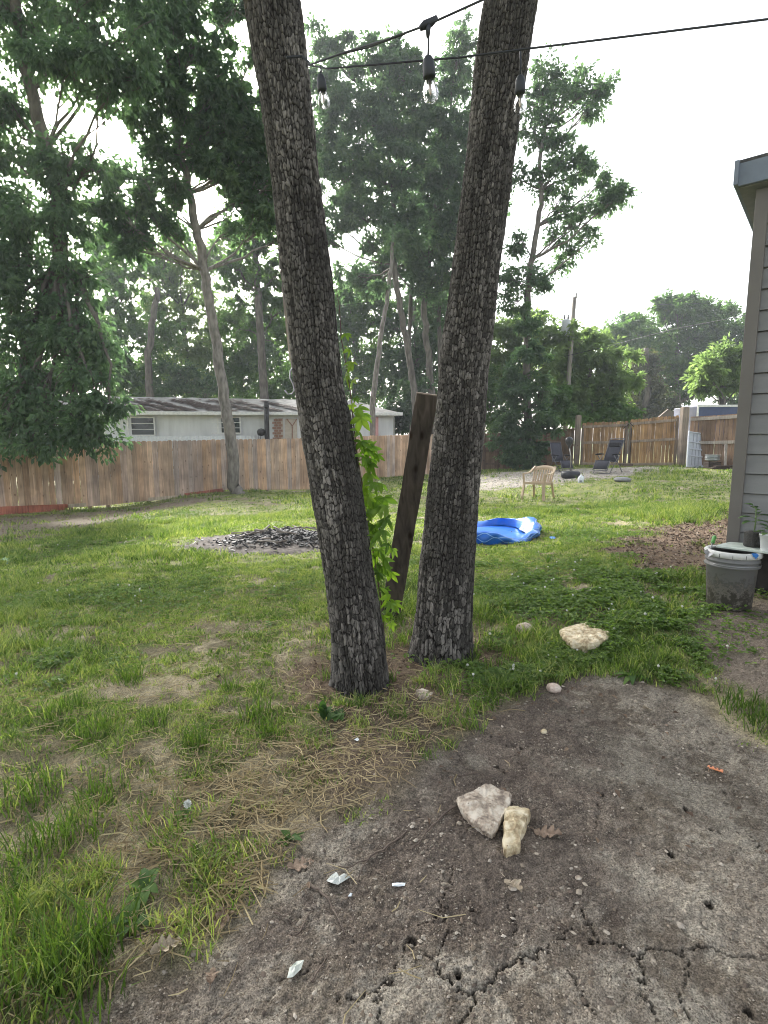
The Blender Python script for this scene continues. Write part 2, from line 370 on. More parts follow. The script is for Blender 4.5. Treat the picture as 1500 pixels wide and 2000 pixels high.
h[near2] += bare[near2] * ((fbm(xx * 75, yy * 75, 161, 2) - .5) * .007 + (fbm(xx * 150, yy * 150, 165, 2) - .5) * .004)
crack = np.zeros_like(fx)
def wobble(pts, n=6, amp=.006, seed=0):
    pts = np.array(pts); out = []; r = np.random.default_rng(seed)
    for i in range(len(pts) - 1):
        for k in range(n):
            t = k / n; out.append(pts[i] * (1 - t) + pts[i + 1] * t + (r.normal(size=2) * amp if k else 0))
    out.append(pts[-1]); return np.array(out)
m3 = np.where((fx > -1.0) & (fx < 2.0) & (fy > .95) & (fy < 2.6))[0]
cxs, cys = fx[m3], fy[m3]; cr = np.zeros(len(m3))
for ci_, (pp, wpx) in enumerate(CRACKS):
    pl = wobble([gp2(*p) for p in pp], seed=ci_)
    lo, hi = pl.min(0) - .04, pl.max(0) + .04
    q = np.where((cxs > lo[0]) & (cxs < hi[0]) & (cys > lo[1]) & (cys < hi[1]))[0]
    if not len(q): continue
    x, y = cxs[q], cys[q]; d = np.full(len(q), 9.)
    for i in range(len(pl) - 1):
        a, b = pl[i], pl[i + 1]; e = b - a; t = np.clip(((x - a[0]) * e[0] + (y - a[1]) * e[1]) / (e @ e + 1e-12), 0, 1)
        d = np.minimum(d, np.hypot(x - a[0] - t * e[0], y - a[1] - t * e[1]))
    wm = wpx * .00046
    cr[q] = np.maximum(cr[q], sm(wm * 1.7, wm * .3, d))
for hx, hy, hr in HOLES:
    c = gp2(hx, hy); rm = hr * .0010; d = np.hypot(cxs - c[0], (cys - c[1]) * .8) + (vnoise(cxs * 90, cys * 90, 5) - .5) * .006
    cr = np.maximum(cr, 1.3 * sm(rm * 1.3, rm * .6, d))
h[m3] -= cr * .012; crack[m3] = cr
# albedo
def mixc(a, b, t): return a * (1 - t[:, None]) + np.array(b) * t[:, None]
n_lo = fbm(fx * 1.4, fy * 1.4, 50, 4); n_hi = fbm(fx * 12, fy * 12, 54, 4)
soil = mixc(np.tile([[.19, .155, .11]], (len(fx), 1)), (.38, .32, .23), sm(.45, .65, n_lo * .5 + n_hi * .5))
thatch = mixc(np.tile([[.13, .18, .05]], (len(fx), 1)), (.27, .29, .11), sm(.3, .7, n_hi))
cv = cover(fx, fy)
col = soil * (1 - (.75 * cv)[:, None]) + thatch * (.75 * cv)[:, None]
# foreground mud: dark damp earth around the stones, paler dried clay at the bottom and right
damp = inside_sd(fx, fy, poly_px([(380, 1900), (560, 1740), (680, 1600), (860, 1410), (950, 1350), (1120, 1330), (1190, 1440), (1160, 1560), (1260, 1640), (1180, 1740), (1050, 1830), (900, 1820), (740, 1790), (560, 1850)]))
dk = sm(-.10, .16, damp + (fbm(fx * 4, fy * 4, 58, 4) - .5) * .55 + (fbm(fx * 17, fy * 17, 57, 3) - .5) * .35)
pale = mixc(np.tile([[.27, .235, .195]], (len(fx), 1)), (.40, .36, .30), sm(.35, .65, n_hi))
pale = mixc(pale, (.165, .135, .105), sm(.50, .62, fbm(fx * 5.5, fy * 5.5, 59, 4) * .6 + fbm(fx * 26, fy * 26, 56, 3) * .4) * .75)
darkm = mixc(np.tile([[.112, .09, .077]], (len(fx), 1)), (.165, .132, .11), sm(.40, .66, n_hi))
up = sm(1.35, 2.0, fy + (fbm(fx * 3, fy * 3, 77, 3) - .5) * .8); pale = pale * (1 - .34 * up)[:, None]; dk = dk * .82
mudc = pale * (1 - dk[:, None]) + darkm * dk[:, None]
col = col * (1 - mud[:, None]) + mudc * mud[:, None]
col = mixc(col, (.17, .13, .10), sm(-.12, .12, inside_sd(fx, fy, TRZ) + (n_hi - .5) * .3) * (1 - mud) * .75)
col = mixc(col, (.24, .20, .165), s2 * .9)
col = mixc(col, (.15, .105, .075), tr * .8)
col = mixc(col, (.20, .145, .105), ch * .9)
col = mixc(col, (.38, .345, .30), gr * .9)
col = mixc(col, (.12, .11, .10), ash * .95)
col = mixc(col, (.20, .165, .125), bl * .8)
col = mixc(col, (.03, .025, .02), np.clip(crack * 1.3, 0, 1) * .95)
far = sm(35, 70, rr); col = mixc(col, (.07, .09, .03), far)
nx, ny = len(GX), len(GY); I = np.arange(nx * ny).reshape(ny, nx)
Q = np.stack([I[:-1, :-1], I[:-1, 1:], I[1:, 1:], I[1:, :-1]], -1).reshape(-1, 4)
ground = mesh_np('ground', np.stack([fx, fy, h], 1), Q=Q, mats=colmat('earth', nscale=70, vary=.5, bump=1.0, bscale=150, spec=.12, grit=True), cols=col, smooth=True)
tag(ground, kind='structure')
# height lookup on the finished sheet
HG = h.reshape(ny, nx)
def GH(x, y):
    x = np.atleast_1d(np.asarray(x, float)); y = np.atleast_1d(np.asarray(y, float))
    i = np.clip(np.searchsorted(GX, x) - 1, 0, nx - 2); j = np.clip(np.searchsorted(GY, y) - 1, 0, ny - 2)
    u = (x - GX[i]) / (GX[i + 1] - GX[i]); v = (y - GY[j]) / (GY[j + 1] - GY[j])
    return (HG[j, i] * (1 - u) + HG[j, i + 1] * u) * (1 - v) + (HG[j + 1, i] * (1 - u) + HG[j + 1, i + 1] * u) * v
def gh(x, y): return float(GH(x, y)[0])
def on(px, py, dz=0):
    p = gpix(px, py); return Vector((p[0], p[1], gh(p[0], p[1]) + dz))

# ================================================================ THE TWO NEAR TRUNKS
bark_m = colmat('plated_bark', nscale=70, vary=.30, bump=.6, bscale=110, rough=.9)
def bark_trunk(name, Y0, left, right, zbot, ztop, seed, parent, base_px, ylean=0):
    """left/right: outline pixels (x, y) of the photo, turned into centre and radius at the trunk's own distance"""
    ly, lx = np.array([p[1] for p in left]), np.array([p[0] for p in left]); ry, rx = np.array([p[1] for p in right]), np.array([p[0] for p in right])
    ys = np.linspace(0, base_px, 30); zz, cc, rad = [], [], []
    for yv in ys:
        a, b = np.interp(yv, ly, lx), np.interp(yv, ry, rx); A, B = atY(a, yv, Y0), atY(b, yv, Y0)
        zz.append((A[2] + B[2]) / 2); cc.append((A[0] + B[0]) / 2); rad.append((B[0] - A[0]) / 2 * .965)
    o = np.argsort(zz); zz, cc, rad = np.array(zz)[o], np.array(cc)[o], np.array(rad)[o]
    k = np.polyfit(zz, cc, 3); ks = np.polyfit(zz, rad, 3)
    nth, dz = 340, .0038
    zs = np.arange(zbot, zz[-1] + .05, dz); nz = len(zs)
    def cx(z): return np.interp(z, zz, cc)
    def cr_(z): return np.interp(z, zz, rad)
    th = np.arange(nth) / nth * 2 * np.pi
    TH, Z = np.meshgrid(th, zs)
    R0 = cr_(Z) + .0; base = np.clip((.35 - (Z - zz[0])) / .35, 0, 1)
    R0 = R0 * (1 + .05 * np.sin(TH * 3 + seed) * base + .10 * base ** 3) + .05 * np.clip((.10 - Z) / .16, 0, 1) ** 2 * (.5 + .5 * np.sin(TH * 5 + seed + np.sin(TH * 2)))
    U = TH / (2 * np.pi); 
    # bark plates: jittered cells, taller than wide, warped
    ncell = 46; cu = 1 / ncell; cvh = .036
    wu = U * ncell + (fbm(U * ncell * 1.1 * 1.0, Z / .03, seed, 3) - .5) * .8 * np.sin(np.pi * np.clip(np.minimum(U, 1 - U) * 12, 0, .5))
    wv = (Z + .25 * np.exp(-np.maximum(Z, 0) / .35)) / cvh + (fbm(U * ncell * .8, Z / .04, seed + 9, 3) - .5) * 1.1 + .4 * np.sin(TH * 2)
    ix, iy = np.floor(wu), np.floor(wv); best = np.full(U.shape, 9.); sec = best.copy(); idv = np.zeros(U.shape)
    for a in (-1, 0, 1):
        for b in (-1, 0, 1):
            jx, jy = ix + a, iy + b; jm = np.mod(jx, ncell)
            dx = wu - (jx + .22 + .56 * _hash(jm, jy, seed)); dy = wv - (jy + .1 + .8 * _hash(jm, jy, seed + 1))
            d = (np.abs(dx) ** 2.8 + np.abs(dy) ** 2.8) ** (1 / 2.8); i_ = _hash(jm, jy, seed + 2); c = d < best
            sec = np.where(c, best, np.minimum(sec, d)); idv = np.where(c, i_, idv); best = np.where(c, d, best)
    e = sec - best
    plate = sm(.04, .17, e); fis = np.abs(fbm(U * 34 + .6 * np.sin(Z * 5), Z * 1.1, seed + 20, 3) - .5); fiss = sm(.10, .015, fis); plate = plate * (1 - .45 * fiss)
    fine = fbm(U * 300, Z * 60, seed + 4, 3)
    big = fbm(U * 9, Z * 2.2, seed + 6, 3)
    disp = plate * (.006 + .004 * idv) - fiss * .004 + (fine - .5) * .003 * plate + (big - .5) * .02 - .008
    disp = disp * (1 + .5 * base)
    RR = R0 + disp
    V = np.stack([cx(Z) + RR * np.cos(TH), Y0 + ylean * (Z - zz[0]) + RR * np.sin(TH), Z], -1).reshape(-1, 3)
    pal = (.055 + .04 * idv + .17 * (fine - .5)) * (.7 + .9 * (big - .3))
    light = sm(.35, .75, fbm(U * 7 + 3, Z * 3, seed + 12, 3)) * sm(.3, .9, idv + (fine - .5)) * .11
    L_ = np.clip(pal + light, .035, .5)
    L_ = L_ * 1.02; tone = np.stack([L_ * 1.13, L_ * 1.04, L_ * .95], -1); fur = np.array([.011, .009, .008])
    C = fur * (1 - plate[..., None]) + tone * plate[..., None]
    I = np.arange(nz * nth).reshape(nz, nth); J = np.roll(I, -1, 1)
    Qs = np.stack([I[:-1], J[:-1], J[1:], I[1:]], -1).reshape(-1, 4)
    o = mesh_np(name, V, Q=Qs, mats=bark_m, cols=C.reshape(-1, 3), smooth=True, parent=parent)
    return (float(cx(zz[-1])), Y0 + ylean * (zz[-1] - zz[0]), float(zz[-1])), float(cr_(zz[-1])), (float(cc[-1] - cc[-6]) / float(zz[-1] - zz[-6])), lambda z: (float(cx(z)), float(cr_(z)))
LL = [(475, 0), (507, 200), (535, 400), (545, 520), (560, 620), (566, 698), (572, 745), (584, 833), (598, 910), (608, 980), (621, 1050), (631, 1120), (638, 1190), (645, 1260), (650, 1330), (652, 1370)]
LR = [(588, 0), (599, 83), (613, 207), (624, 322), (638, 437), (652, 552), (666, 690), (671, 745), (685, 805), (699, 903), (710, 962), (720, 1032), (731, 1120), (745, 1190), (757, 1277), (761, 1323), (764, 1370)]
RL = [(942, 0), (933, 55), (923, 170), (907, 322), (891, 437), (877, 552), (859, 690), (855, 752), (845, 857), (832, 962), (824, 1050), (817, 1120), (810, 1207), (801, 1277), (797, 1310)]
RRt = [(1052, 0), (1038, 92), (1008, 294), (992, 414), (974, 552), (960, 690), (955, 717), (946, 840), (939, 927), (934, 1015), (929, 1102), (925, 1225), (927, 1260), (930, 1310)]
TL = thing('oak_tree', 'near tree trunk leaning left with plated bark and a vine up its side', 'tree', (-.17, 2.74, 0))
TR = thing('oak_tree', 'near tree trunk leaning right with plated bark, dark timber propped behind it', 'tree', (.35, 3.12, 0))
def shift(o, root): 
    o.location = -root.location
lt = bark_trunk('trunk', 2.74, LL, LR, -.12, 3.6, 11, None, 1368)
tk_l = S.objects['trunk']; tk_l.parent = TL; tk_l.location = -TL.location
rt = bark_trunk('trunk', 3.12, RL, RRt, -.12, 4, 29, None, 1306)
tk_r = S.objects['trunk.001']; tk_r.parent = TR; tk_r.location = -TR.location

# ================================================================ FAR TREES
far_bark = simple('far_bark', (.07, .06, .05), (.16, .14, .12), scale=9, bump=.8, stretch=(1, 1, .25), rough=.9)
pale_bark = simple('pale_bark', (.10, .088, .076), (.25, .225, .20), scale=12, bump=.8, stretch=(1, 1, .3), rough=.9)
LM = {'dark': leafmat('leaves_dark', [(.055, .086, .056), (.085, .13, .076), (.13, .18, .095)], trans=.5, tcol=(1.4, 1.75, 1.05)),
      'oak': leafmat('leaves_oak', [(.06, .095, .062), (.092, .138, .083), (.14, .19, .10)], trans=.52, tcol=(1.4, 1.75, 1.05)),
      'mid': leafmat('leaves_mid', [(.06, .10, .042), (.09, .15, .055), (.14, .205, .075)], trans=.52, tcol=(1.45, 1.75, .95)),
      'light': leafmat('leaves_light', [(.12, .165, .085), (.165, .22, .105), (.21, .27, .12)], trans=.6, tcol=(1.4, 1.6, .9)),
      'brown': leafmat('leaves_brown', [(.05, .06, .04), (.075, .08, .055), (.10, .10, .06)], trans=.3)}
def tree(name, label, base, trunk_px, blobs, leaf, n_leaves, lsize, cat='tree', mat_bark=None, group=None, r0=.2, limbs=True, flat=.8, droop=.15, sub=1.0, seed=1, spread=.5, depthk=1.0, r1=None, limb_from=.35):
    """base: (photo px x, distance); trunk_px: trunk path [(x, y, dist)] bottom to top; blobs: crown lumps [(x, y, radius px, dist)]"""
    rs = np.random.default_rng(seed); rnd_ = random.Random(seed)
    bx = atY(base[0], 860, base[1]); bz = g(bx[0], bx[1]) - .1
    root = thing(name, label, cat, (bx[0], bx[1], bz), group=group); off = np.array([bx[0], bx[1], bz])
    path = [off] + [atY(*t) for t in trunk_px]
    b = MB(); n = len(path)
    # resample the trunk with small wander
    pts, rads = [], []; r1 = r1 or r0 * .45
    for i in range(n - 1):
        for k in range(5):
            t = k / 5; p = path[i] * (1 - t) + path[i + 1] * t; q = (i + t) / (n - 1)
            pts.append(p + (rs.normal(size=3) * r0 * .14 * (i + k > 0)) * np.array([1, 1, .2])); rads.append(r0 * (1 - q) + r1 * q + (r0 * .35 if i + k == 0 else 0))
    pts.append(path[-1]); rads.append(r1)
    loc = lambda p: tuple(np.asarray(p) - off)
    b.tube([loc(p) for p in pts], rads, n=9)
    C, Wt = [], []
    for (px_, py_, pr, d) in blobs:
        c = atY(px_, py_, d); r = pr * d / F
        ns = max(6, int(13 * (r / .75) ** 1.8 * sub)); 
        u = rs.normal(size=(ns, 3)); u /= np.linalg.norm(u, axis=1, keepdims=True)
        q = c + u * (rs.random((ns, 1)) ** .45) * np.array([r, r * depthk * .8, r * flat]) * 1.1
        C.append(q); Wt.append(np.full(ns, 1.0))
        if limbs and len(pts) > 3:
            # a limb from the trunk to the lump, then twigs to the clumps
            j = min([k for k in range(int(len(pts) * limb_from), len(pts)) if k % 5 == 2 or k == len(pts) - 1], key=lambda k: np.linalg.norm(pts[k] - c) + max(0, pts[k][2] - c[2] + .38 * np.linalg.norm(pts[k][:2] - c[:2]) + .5) * 2.0)
            a = pts[j]; L_ = np.linalg.norm(c - a); mid = a * .5 + c * .5 + np.array([rs.normal() * .12 * L_, rs.normal() * .12 * L_, -.08 * L_ + rs.normal() * .08 * L_])
            ra = min(rads[j] * .5, .012 + .010 * L_)
            seg = []
            for t in np.linspace(0, 1, 8): seg.append(a * (1 - t) ** 2 + 2 * mid * t * (1 - t) + c * t * t + rs.normal(size=3) * .03 * L_ * .4 * (0 < t < 1))
            b.tube([loc(p) for p in seg], [ra * (1 - .8 * t) + .008 for t in np.linspace(0, 1, 8)], n=5, cap=False)
            for k in range(min(ns, 14)):
                s_ = seg[rnd_.randrange(4, 8)]; e_ = q[k]; m_ = (s_ + e_) / 2 + rs.normal(size=3) * .12
                b.tube([loc(s_), loc(m_), loc(e_)], [.02, .013, .006], n=3, cap=False)
    C = np.concatenate(C)
    b.build('trunk', mat_bark or far_bark, root, smooth=True)
    n_leaves = int(n_leaves * .95); per = rs.gamma(1.5, size=len(C)); per = per / per.sum(); cnt = rs.multinomial(n_leaves, per)
    idx = np.repeat(np.arange(len(C)), cnt); m = len(idx)
    size = spread * .72 * (.6 + .8 * rs.random(len(C)))[idx][:, None]
    g3 = rs.normal(size=(m, 3)); g3 /= np.linalg.norm(g3, axis=1, keepdims=True)
    rad_ = rs.random((m, 1)) ** .5
    # twiggy clusters inside each clump
    tw = rs.normal(size=(len(C), 7, 3)); tw /= np.linalg.norm(tw, axis=2, keepdims=True); pick = rs.integers(0, 7, m)
    dirn = tw[idx, pick] * .85 + g3 * .38
    Pn = C[idx] + dirn * rad_ * size * np.array([1.15, 1.15, .85])
    D = dirn + g3 * .6 + np.array([0, 0, -droop * 3]); Nn = rs.normal(size=(m, 3)) * .55 + np.array([0, 0, 1.])
    ls = lsize * 1.12 * (.6 + .8 * rs.random(m)); cl = rs.random(len(C))[idx]
    rv = np.clip(.55 * cl + .45 * rs.random(m), 0, 1)
    leaves_np('crown', Pn - off, D, Nn, ls, ls * (.45 + .25 * rs.random(m)), LM[leaf], root, rnd=rv)
    return root

tree('shade_tree', 'big dense leafy tree on the left whose low branches hang over the wooden fence', (60, 15.5), [(55, 850, 15.5), (60, 650, 15.5), (120, 560, 15.2), (118, 420, 15), (100, 330, 14.8), (75, 230, 14.8), (40, 100, 14.5), (20, -80, 14.5)],
     [(60, 800, 80, 14.2), (150, 820, 70, 13.6), (190, 790, 45, 13.4), (215, 800, 28, 13.3), (140, 850, 45, 13.3), (175, 868, 28, 13.2), (60, 860, 60, 13.5), (5, 850, 60, 13.8), (40, 740, 100, 14.6), (130, 730, 80, 14), (190, 750, 35, 13.6), (60, 620, 110, 15), (150, 640, 70, 14.5), (190, 680, 40, 14),
      (60, 500, 110, 15.2), (160, 545, 55, 14.8), (40, 400, 95, 15), (115, 440, 60, 14.6), (30, 310, 60, 15), (120, 350, 45, 14.6), (10, 10, 60, 14.6), (70, 50, 70, 14.6), (150, 20, 70, 14), (130, 130, 60, 14), (190, 100, 60, 13.8), (10, 200, 35, 14.6), (190, 190, 38, 13.8), (245, 60, 60, 13.6), (240, 150, 45, 13.6),
      (125, 300, 45, 14.6), (180, 330, 30, 14.6), (-80, 500, 130, 15), (-80, 750, 120, 15), (-60, 200, 120, 15), (60, -120, 140, 14.5), (220, -90, 110, 14), (-90, -50, 130, 15)],
     'dark', 66000, .135, r0=.26, seed=3, spread=.75, droop=.3)
tree('oak_tree', 'tall forked tree standing in front of the wooden fence, its pale trunk curving left', (462, 17.2), [(458, 950, 17.2), (452, 850, 17.2), (437, 760, 17.2), (420, 660, 17.2), (405, 560, 17.2), (393, 480, 17.2), (372, 400, 17.2), (362, 340, 17), (340, 240, 17), (330, 120, 17)],
     [(330, 300, 50, 16.8), (350, 220, 75, 16.8), (420, 250, 70, 17), (470, 200, 55, 17), (450, 320, 60, 17.2), (500, 300, 45, 17.4), (520, 380, 42, 17.4), (470, 400, 40, 17.4), (300, 60, 75, 16.5), (370, 110, 70, 16.8), (350, 0, 80, 16.5), (280, 150, 60, 16.5), (270, 240, 45, 16.4), (420, 170, 45, 17),
      (215, 350, 42, 16.2), (270, 370, 42, 16.4), (190, 395, 38, 16), (245, 420, 50, 16.2), (310, 420, 40, 16.8), (490, 120, 28, 17), (460, 20, 20, 17), (250, -60, 100, 16), (400, -70, 60, 17), (560, 330, 45, 17.6), (560, 450, 40, 17.6), (230, 480, 40, 16.5), (290, 480, 35, 16.6), (440, 330, 60, 17.2), (500, 230, 60, 17.4), (400, 200, 60, 17), (480, 350, 50, 17.4), (330, 370, 50, 17), (540, 270, 50, 17.6), (520, 420, 50, 17.6), (380, 300, 45, 17.2), (450, 450, 35, 17.4), (340, 450, 30, 17)],
     'oak', 54000, .15, r0=.20, mat_bark=pale_bark, seed=5, spread=.55, r1=.09, limb_from=.5)
# wooded lot behind the trailer
tree('dead_tree', 'bare broken snag rising behind the trailer roof', (295, 30), [(292, 770, 30), (290, 690, 30), (300, 620, 30), (306, 562, 30)], [(290, 520, 30, 31), (330, 650, 26, 31)], 'mid', 1500, .2, r0=.22, seed=8, r1=.14, limbs=False)
tree('slender_tree', 'dark straight tree behind the trailer roof, left of the leaning near trunk', (515, 28), [(517, 780, 28), (512, 700, 28), (506, 600, 28), (503, 540, 28), (497, 460, 28), (490, 400, 28)],
     [(480, 560, 60, 28.5), (550, 520, 45, 28.5), (470, 470, 45, 28), (540, 600, 40, 29), (520, 440, 45, 28), (455, 520, 30, 28), (560, 660, 40, 29), (470, 640, 35, 29.5)], 'mid', 19000, .19, r0=.24, seed=9, r1=.12)
BGT = [('leafy woodland tree directly behind the left end of the trailer', 230, 33, [(300, 500, 34), (350, 470, 26), (240, 470, 40), (240, 560, 55), (190, 620, 60), (270, 640, 60), (230, 700, 60), (290, 720, 55), (180, 720, 60), (200, 520, 35), (260, 760, 50)], 'mid', 26000),
       ('pale green woodland tree filling the gap right of the bare snag', 360, 36, [(360, 500, 36), (420, 490, 36), (310, 530, 34), (200, 470, 40), (250, 440, 32), (340, 610, 50), (390, 590, 45), (330, 540, 38), (350, 690, 60), (400, 660, 50), (370, 750, 55), (420, 740, 40), (300, 600, 35), (400, 530, 28)], 'light', 30000),
       ('woodland tree seen low between the curved trunk and the near trunk', 470, 38, [(460, 700, 50), (490, 650, 40), (450, 620, 40), (500, 720, 50), (540, 690, 45), (560, 740, 50), (470, 760, 50), (430, 690, 35), (550, 620, 35)], 'mid', 24000),
       ('rounded woodland tree just right of the near leaning trunk, above the trailer end', 690, 36, [(680, 570, 42), (720, 560, 38), (650, 600, 45), (700, 630, 60), (740, 610, 40), (670, 700, 60), (740, 700, 50), (700, 760, 55), (640, 760, 50)], 'mid', 26000),
       ('dark woodland tree behind the propped timber between the two near trunks', 810, 33, [(800, 690, 45), (840, 660, 45), (780, 750, 50), (850, 750, 60), (820, 600, 42), (860, 580, 35), (880, 680, 50), (770, 640, 25), (900, 640, 40)], 'dark', 24000)]
for i, (lb, x, d, bl_, lf, nl) in enumerate(BGT):
    tree('woodland_tree', lb, (x, d), [(x, 800, d), (x + 5, 700, d), (x - 4, 600, d)], [(a, b_, c, d + random.uniform(-1.5, 1.5)) for a, b_, c in bl_], lf, nl, .21, group='trees in the wooded lot behind the trailer', r0=.22, seed=20 + i, spread=.75, limb_from=.2)
# middle group
tree('tall_tree', 'tallest tree with a forked trunk seen between the two near trunks', (815, 26), [(812, 780, 26), (800, 700, 26), (782, 600, 26), (772, 540, 26), (765, 480, 26), (770, 400, 26), (760, 300, 26), (750, 200, 26)],
     [(700, 85, 26, 26), (640, 100, 28, 26), (620, 60, 20, 26), (760, 110, 40, 26), (810, 130, 32, 26), (650, 170, 50, 26), (740, 180, 55, 26), (700, 240, 65, 26), (630, 250, 50, 26), (780, 250, 60, 26), (720, 330, 65, 26), (650, 330, 50, 26), (790, 340, 55, 26),
      (800, 500, 45, 29), (745, 545, 40, 29), (690, 545, 40, 29), (850, 600, 45, 29), (690, 410, 48, 26), (750, 420, 55, 26), (800, 430, 40, 26), (650, 420, 38, 26), (645, 470, 20, 26), (720, 470, 25, 26), (780, 490, 35, 26), (810, 190, 45, 26)], 'oak', 70000, .17, r0=.17, seed=31, spread=.6, r1=.10, limb_from=.5)
tree('tall_tree', 'tree crowded against the leaning right trunk, with several thin upright stems', (850, 27.5), [(845, 780, 27.5), (835, 690, 27.5), (828, 600, 27.5), (840, 500, 27.5), (860, 400, 27.5), (880, 250, 27.5)],
     [(900, 70, 22, 27), (895, 120, 38, 27), (880, 180, 45, 27), (860, 260, 55, 27), (900, 260, 50, 27), (850, 340, 50, 27), (880, 350, 50, 27), (840, 420, 45, 27), (880, 450, 45, 27), (830, 500, 40, 27), (870, 540, 42, 27), (835, 560, 30, 27), (930, 400, 60, 27), (920, 520, 50, 27), (960, 300, 35, 27)],
     'oak', 40000, .17, r0=.2, seed=32, spread=.6, limb_from=.5)
tree('slender_tree', 'thin leaning grey tree between the vine and the propped timber', (728, 23), [(727, 790, 23), (735, 720, 23), (745, 650, 23), (757, 580, 23), (764, 520, 23), (768, 460, 23)], [(775, 470, 22, 23), (745, 560, 16, 23)], 'oak', 1200, .15, r0=.13, seed=33, mat_bark=pale_bark, limbs=False, r1=.06)
for i, (xa, xb, lb) in enumerate([(803, 800, 'upright thin trunk in the tree group, nearest the propped timber top'), (862, 850, 'upright thin trunk in the tree group, hidden partly by the right near trunk')]):
    tree('slender_tree', lb, (xa, 29), [(xa, 780, 29), (xa - 4, 650, 29), (xb + 6, 520, 29), (xb, 400, 29)], [(xb, 400, 40, 29), (xb + 20, 460, 30, 29), (xb - 22, 500, 28, 29)], 'oak', 6000, .17, r0=.15, seed=36 + i, limbs=False)
# tree wrapped in ivy and its open crown
tree('tall_tree', 'open crowned tree with twisting bare limbs right of the near trunks', (1035, 24), [(1032, 880, 24), (1030, 760, 24), (1030, 660, 24), (1030, 580, 24), (1035, 530, 24), (1045, 470, 24), (1058, 400, 24), (1055, 330, 24), (1062, 250, 24)],
     [(1065, 160, 30, 24), (1040, 200, 30, 24), (1080, 210, 38, 24), (1120, 175, 30, 24), (1155, 165, 30, 24), (1175, 180, 18, 24), (1150, 210, 20, 24), (1040, 250, 28, 24), (1080, 280, 34, 24), (1090, 320, 30, 24), (1120, 310, 24, 24), (1060, 350, 30, 24), (1145, 330, 16, 24), (1100, 380, 34, 24),
      (1130, 430, 34, 24), (1165, 400, 24, 24), (1190, 380, 22, 24), (1215, 375, 14, 24), (1185, 345, 12, 24), (1090, 450, 22, 24), (1150, 465, 18, 24), (1110, 480, 18, 24), (1020, 470, 24, 24), (1030, 540, 34, 24), (1060, 555, 18, 24), (1010, 590, 26, 24), (1000, 340, 24, 24), (1090, 520, 12, 24), (990, 540, 30, 24)],
     'oak', 19000, .15, r0=.2, seed=41, spread=.62, flat=1.0, r1=.07, limb_from=.45)
tree('ivy_bush', 'dark ivy mass climbing the tree trunk at the fence corner', (1030, 23.3), [(1030, 880, 23.3), (1030, 760, 23.3), (1028, 650, 23.3)],
     [(1030, 640, 25, 23.3), (1035, 690, 30, 23.2), (1010, 740, 34, 23.2), (1050, 760, 30, 23.2), (1020, 800, 48, 23), (1058, 830, 28, 23), (990, 820, 28, 23), (1020, 865, 46, 23), (1045, 885, 28, 22.9), (995, 885, 22, 23), (985, 760, 20, 23.4)],
     'dark', 21000, .15, cat='climbing plant', r0=.2, seed=42, spread=.5, flat=1)
FAR = [('yellowish green thicket behind the ivy covered trunk', 'thicket', 1000, 30, [(990, 650, 35), (1030, 640, 35), (1070, 650, 35), (980, 700, 40), (1060, 700, 40), (1090, 690, 35), (1010, 730, 40), (960, 750, 40)], 'light', 13000),
       ('broad light green tree behind the utility pole', 'tree', 1150, 30, [(1110, 690, 42), (1160, 680, 40), (1195, 710, 40), (1140, 740, 50), (1190, 760, 42), (1110, 780, 45), (1215, 740, 30), (1160, 800, 45), (1090, 740, 40), (1210, 790, 28), (1120, 655, 22)], 'light', 24000),
       ('brownish sparse evergreen between the light green tree and the round tree', 'tree', 1262, 40, [(1262, 700, 22), (1258, 740, 32), (1265, 780, 42), (1240, 800, 34), (1295, 800, 34)], 'brown', 11000),
       ('large rounded tree above the brown shed roof', 'tree', 1322, 46, [(1240, 650, 36), (1200, 660, 28), (1270, 690, 40), (1300, 590, 22), (1455, 640, 26), (1470, 690, 30), (1325, 605, 24), (1300, 620, 26), (1350, 600, 26), (1385, 605, 26), (1360, 640, 38), (1310, 660, 38), (1405, 640, 32), (1395, 680, 40), (1340, 700, 44), (1300, 720, 38), (1350, 750, 44), (1300, 770, 36), (1425, 610, 14), (1420, 660, 24), (1380, 740, 34)], 'mid', 46000),
       ('smaller dark tree on the skyline just left of the large rounded tree', 'tree', 1228, 52, [(1228, 628, 20), (1205, 650, 20), (1240, 655, 28), (1265, 675, 24), (1215, 690, 28), (1250, 720, 30), (1185, 655, 12)], 'dark', 12000),
       ('bright green small tree over the blue trailer', 'tree', 1410, 28, [(1400, 710, 28), (1430, 695, 25), (1380, 735, 26), (1415, 735, 30), (1450, 710, 28), (1445, 745, 28), (1370, 750, 18), (1475, 720, 30)], 'light', 17000),
       ('dark tree partly hidden by the house corner', 'tree', 1465, 45, [(1455, 660, 20), (1470, 690, 26), (1480, 640, 20), (1450, 780, 34), (1500, 700, 40), (1490, 770, 40)], 'dark', 9000)]
for i, (lb, ct, x, d, bl_, lf, nl) in enumerate(FAR):
    tree('thicket' if ct == 'thicket' else 'backdrop_tree', lb, (x, d), [(x, 820, d), (x + 2, 740, d), (x, 680, d)], [(a, b_, c, d + random.uniform(-1, 1)) for a, b_, c in bl_], lf, nl, .16 + .0022 * d, cat=ct, r0=.22 if d < 35 else .35, seed=50 + i, spread=.45 + .009 * d, limb_from=.2)

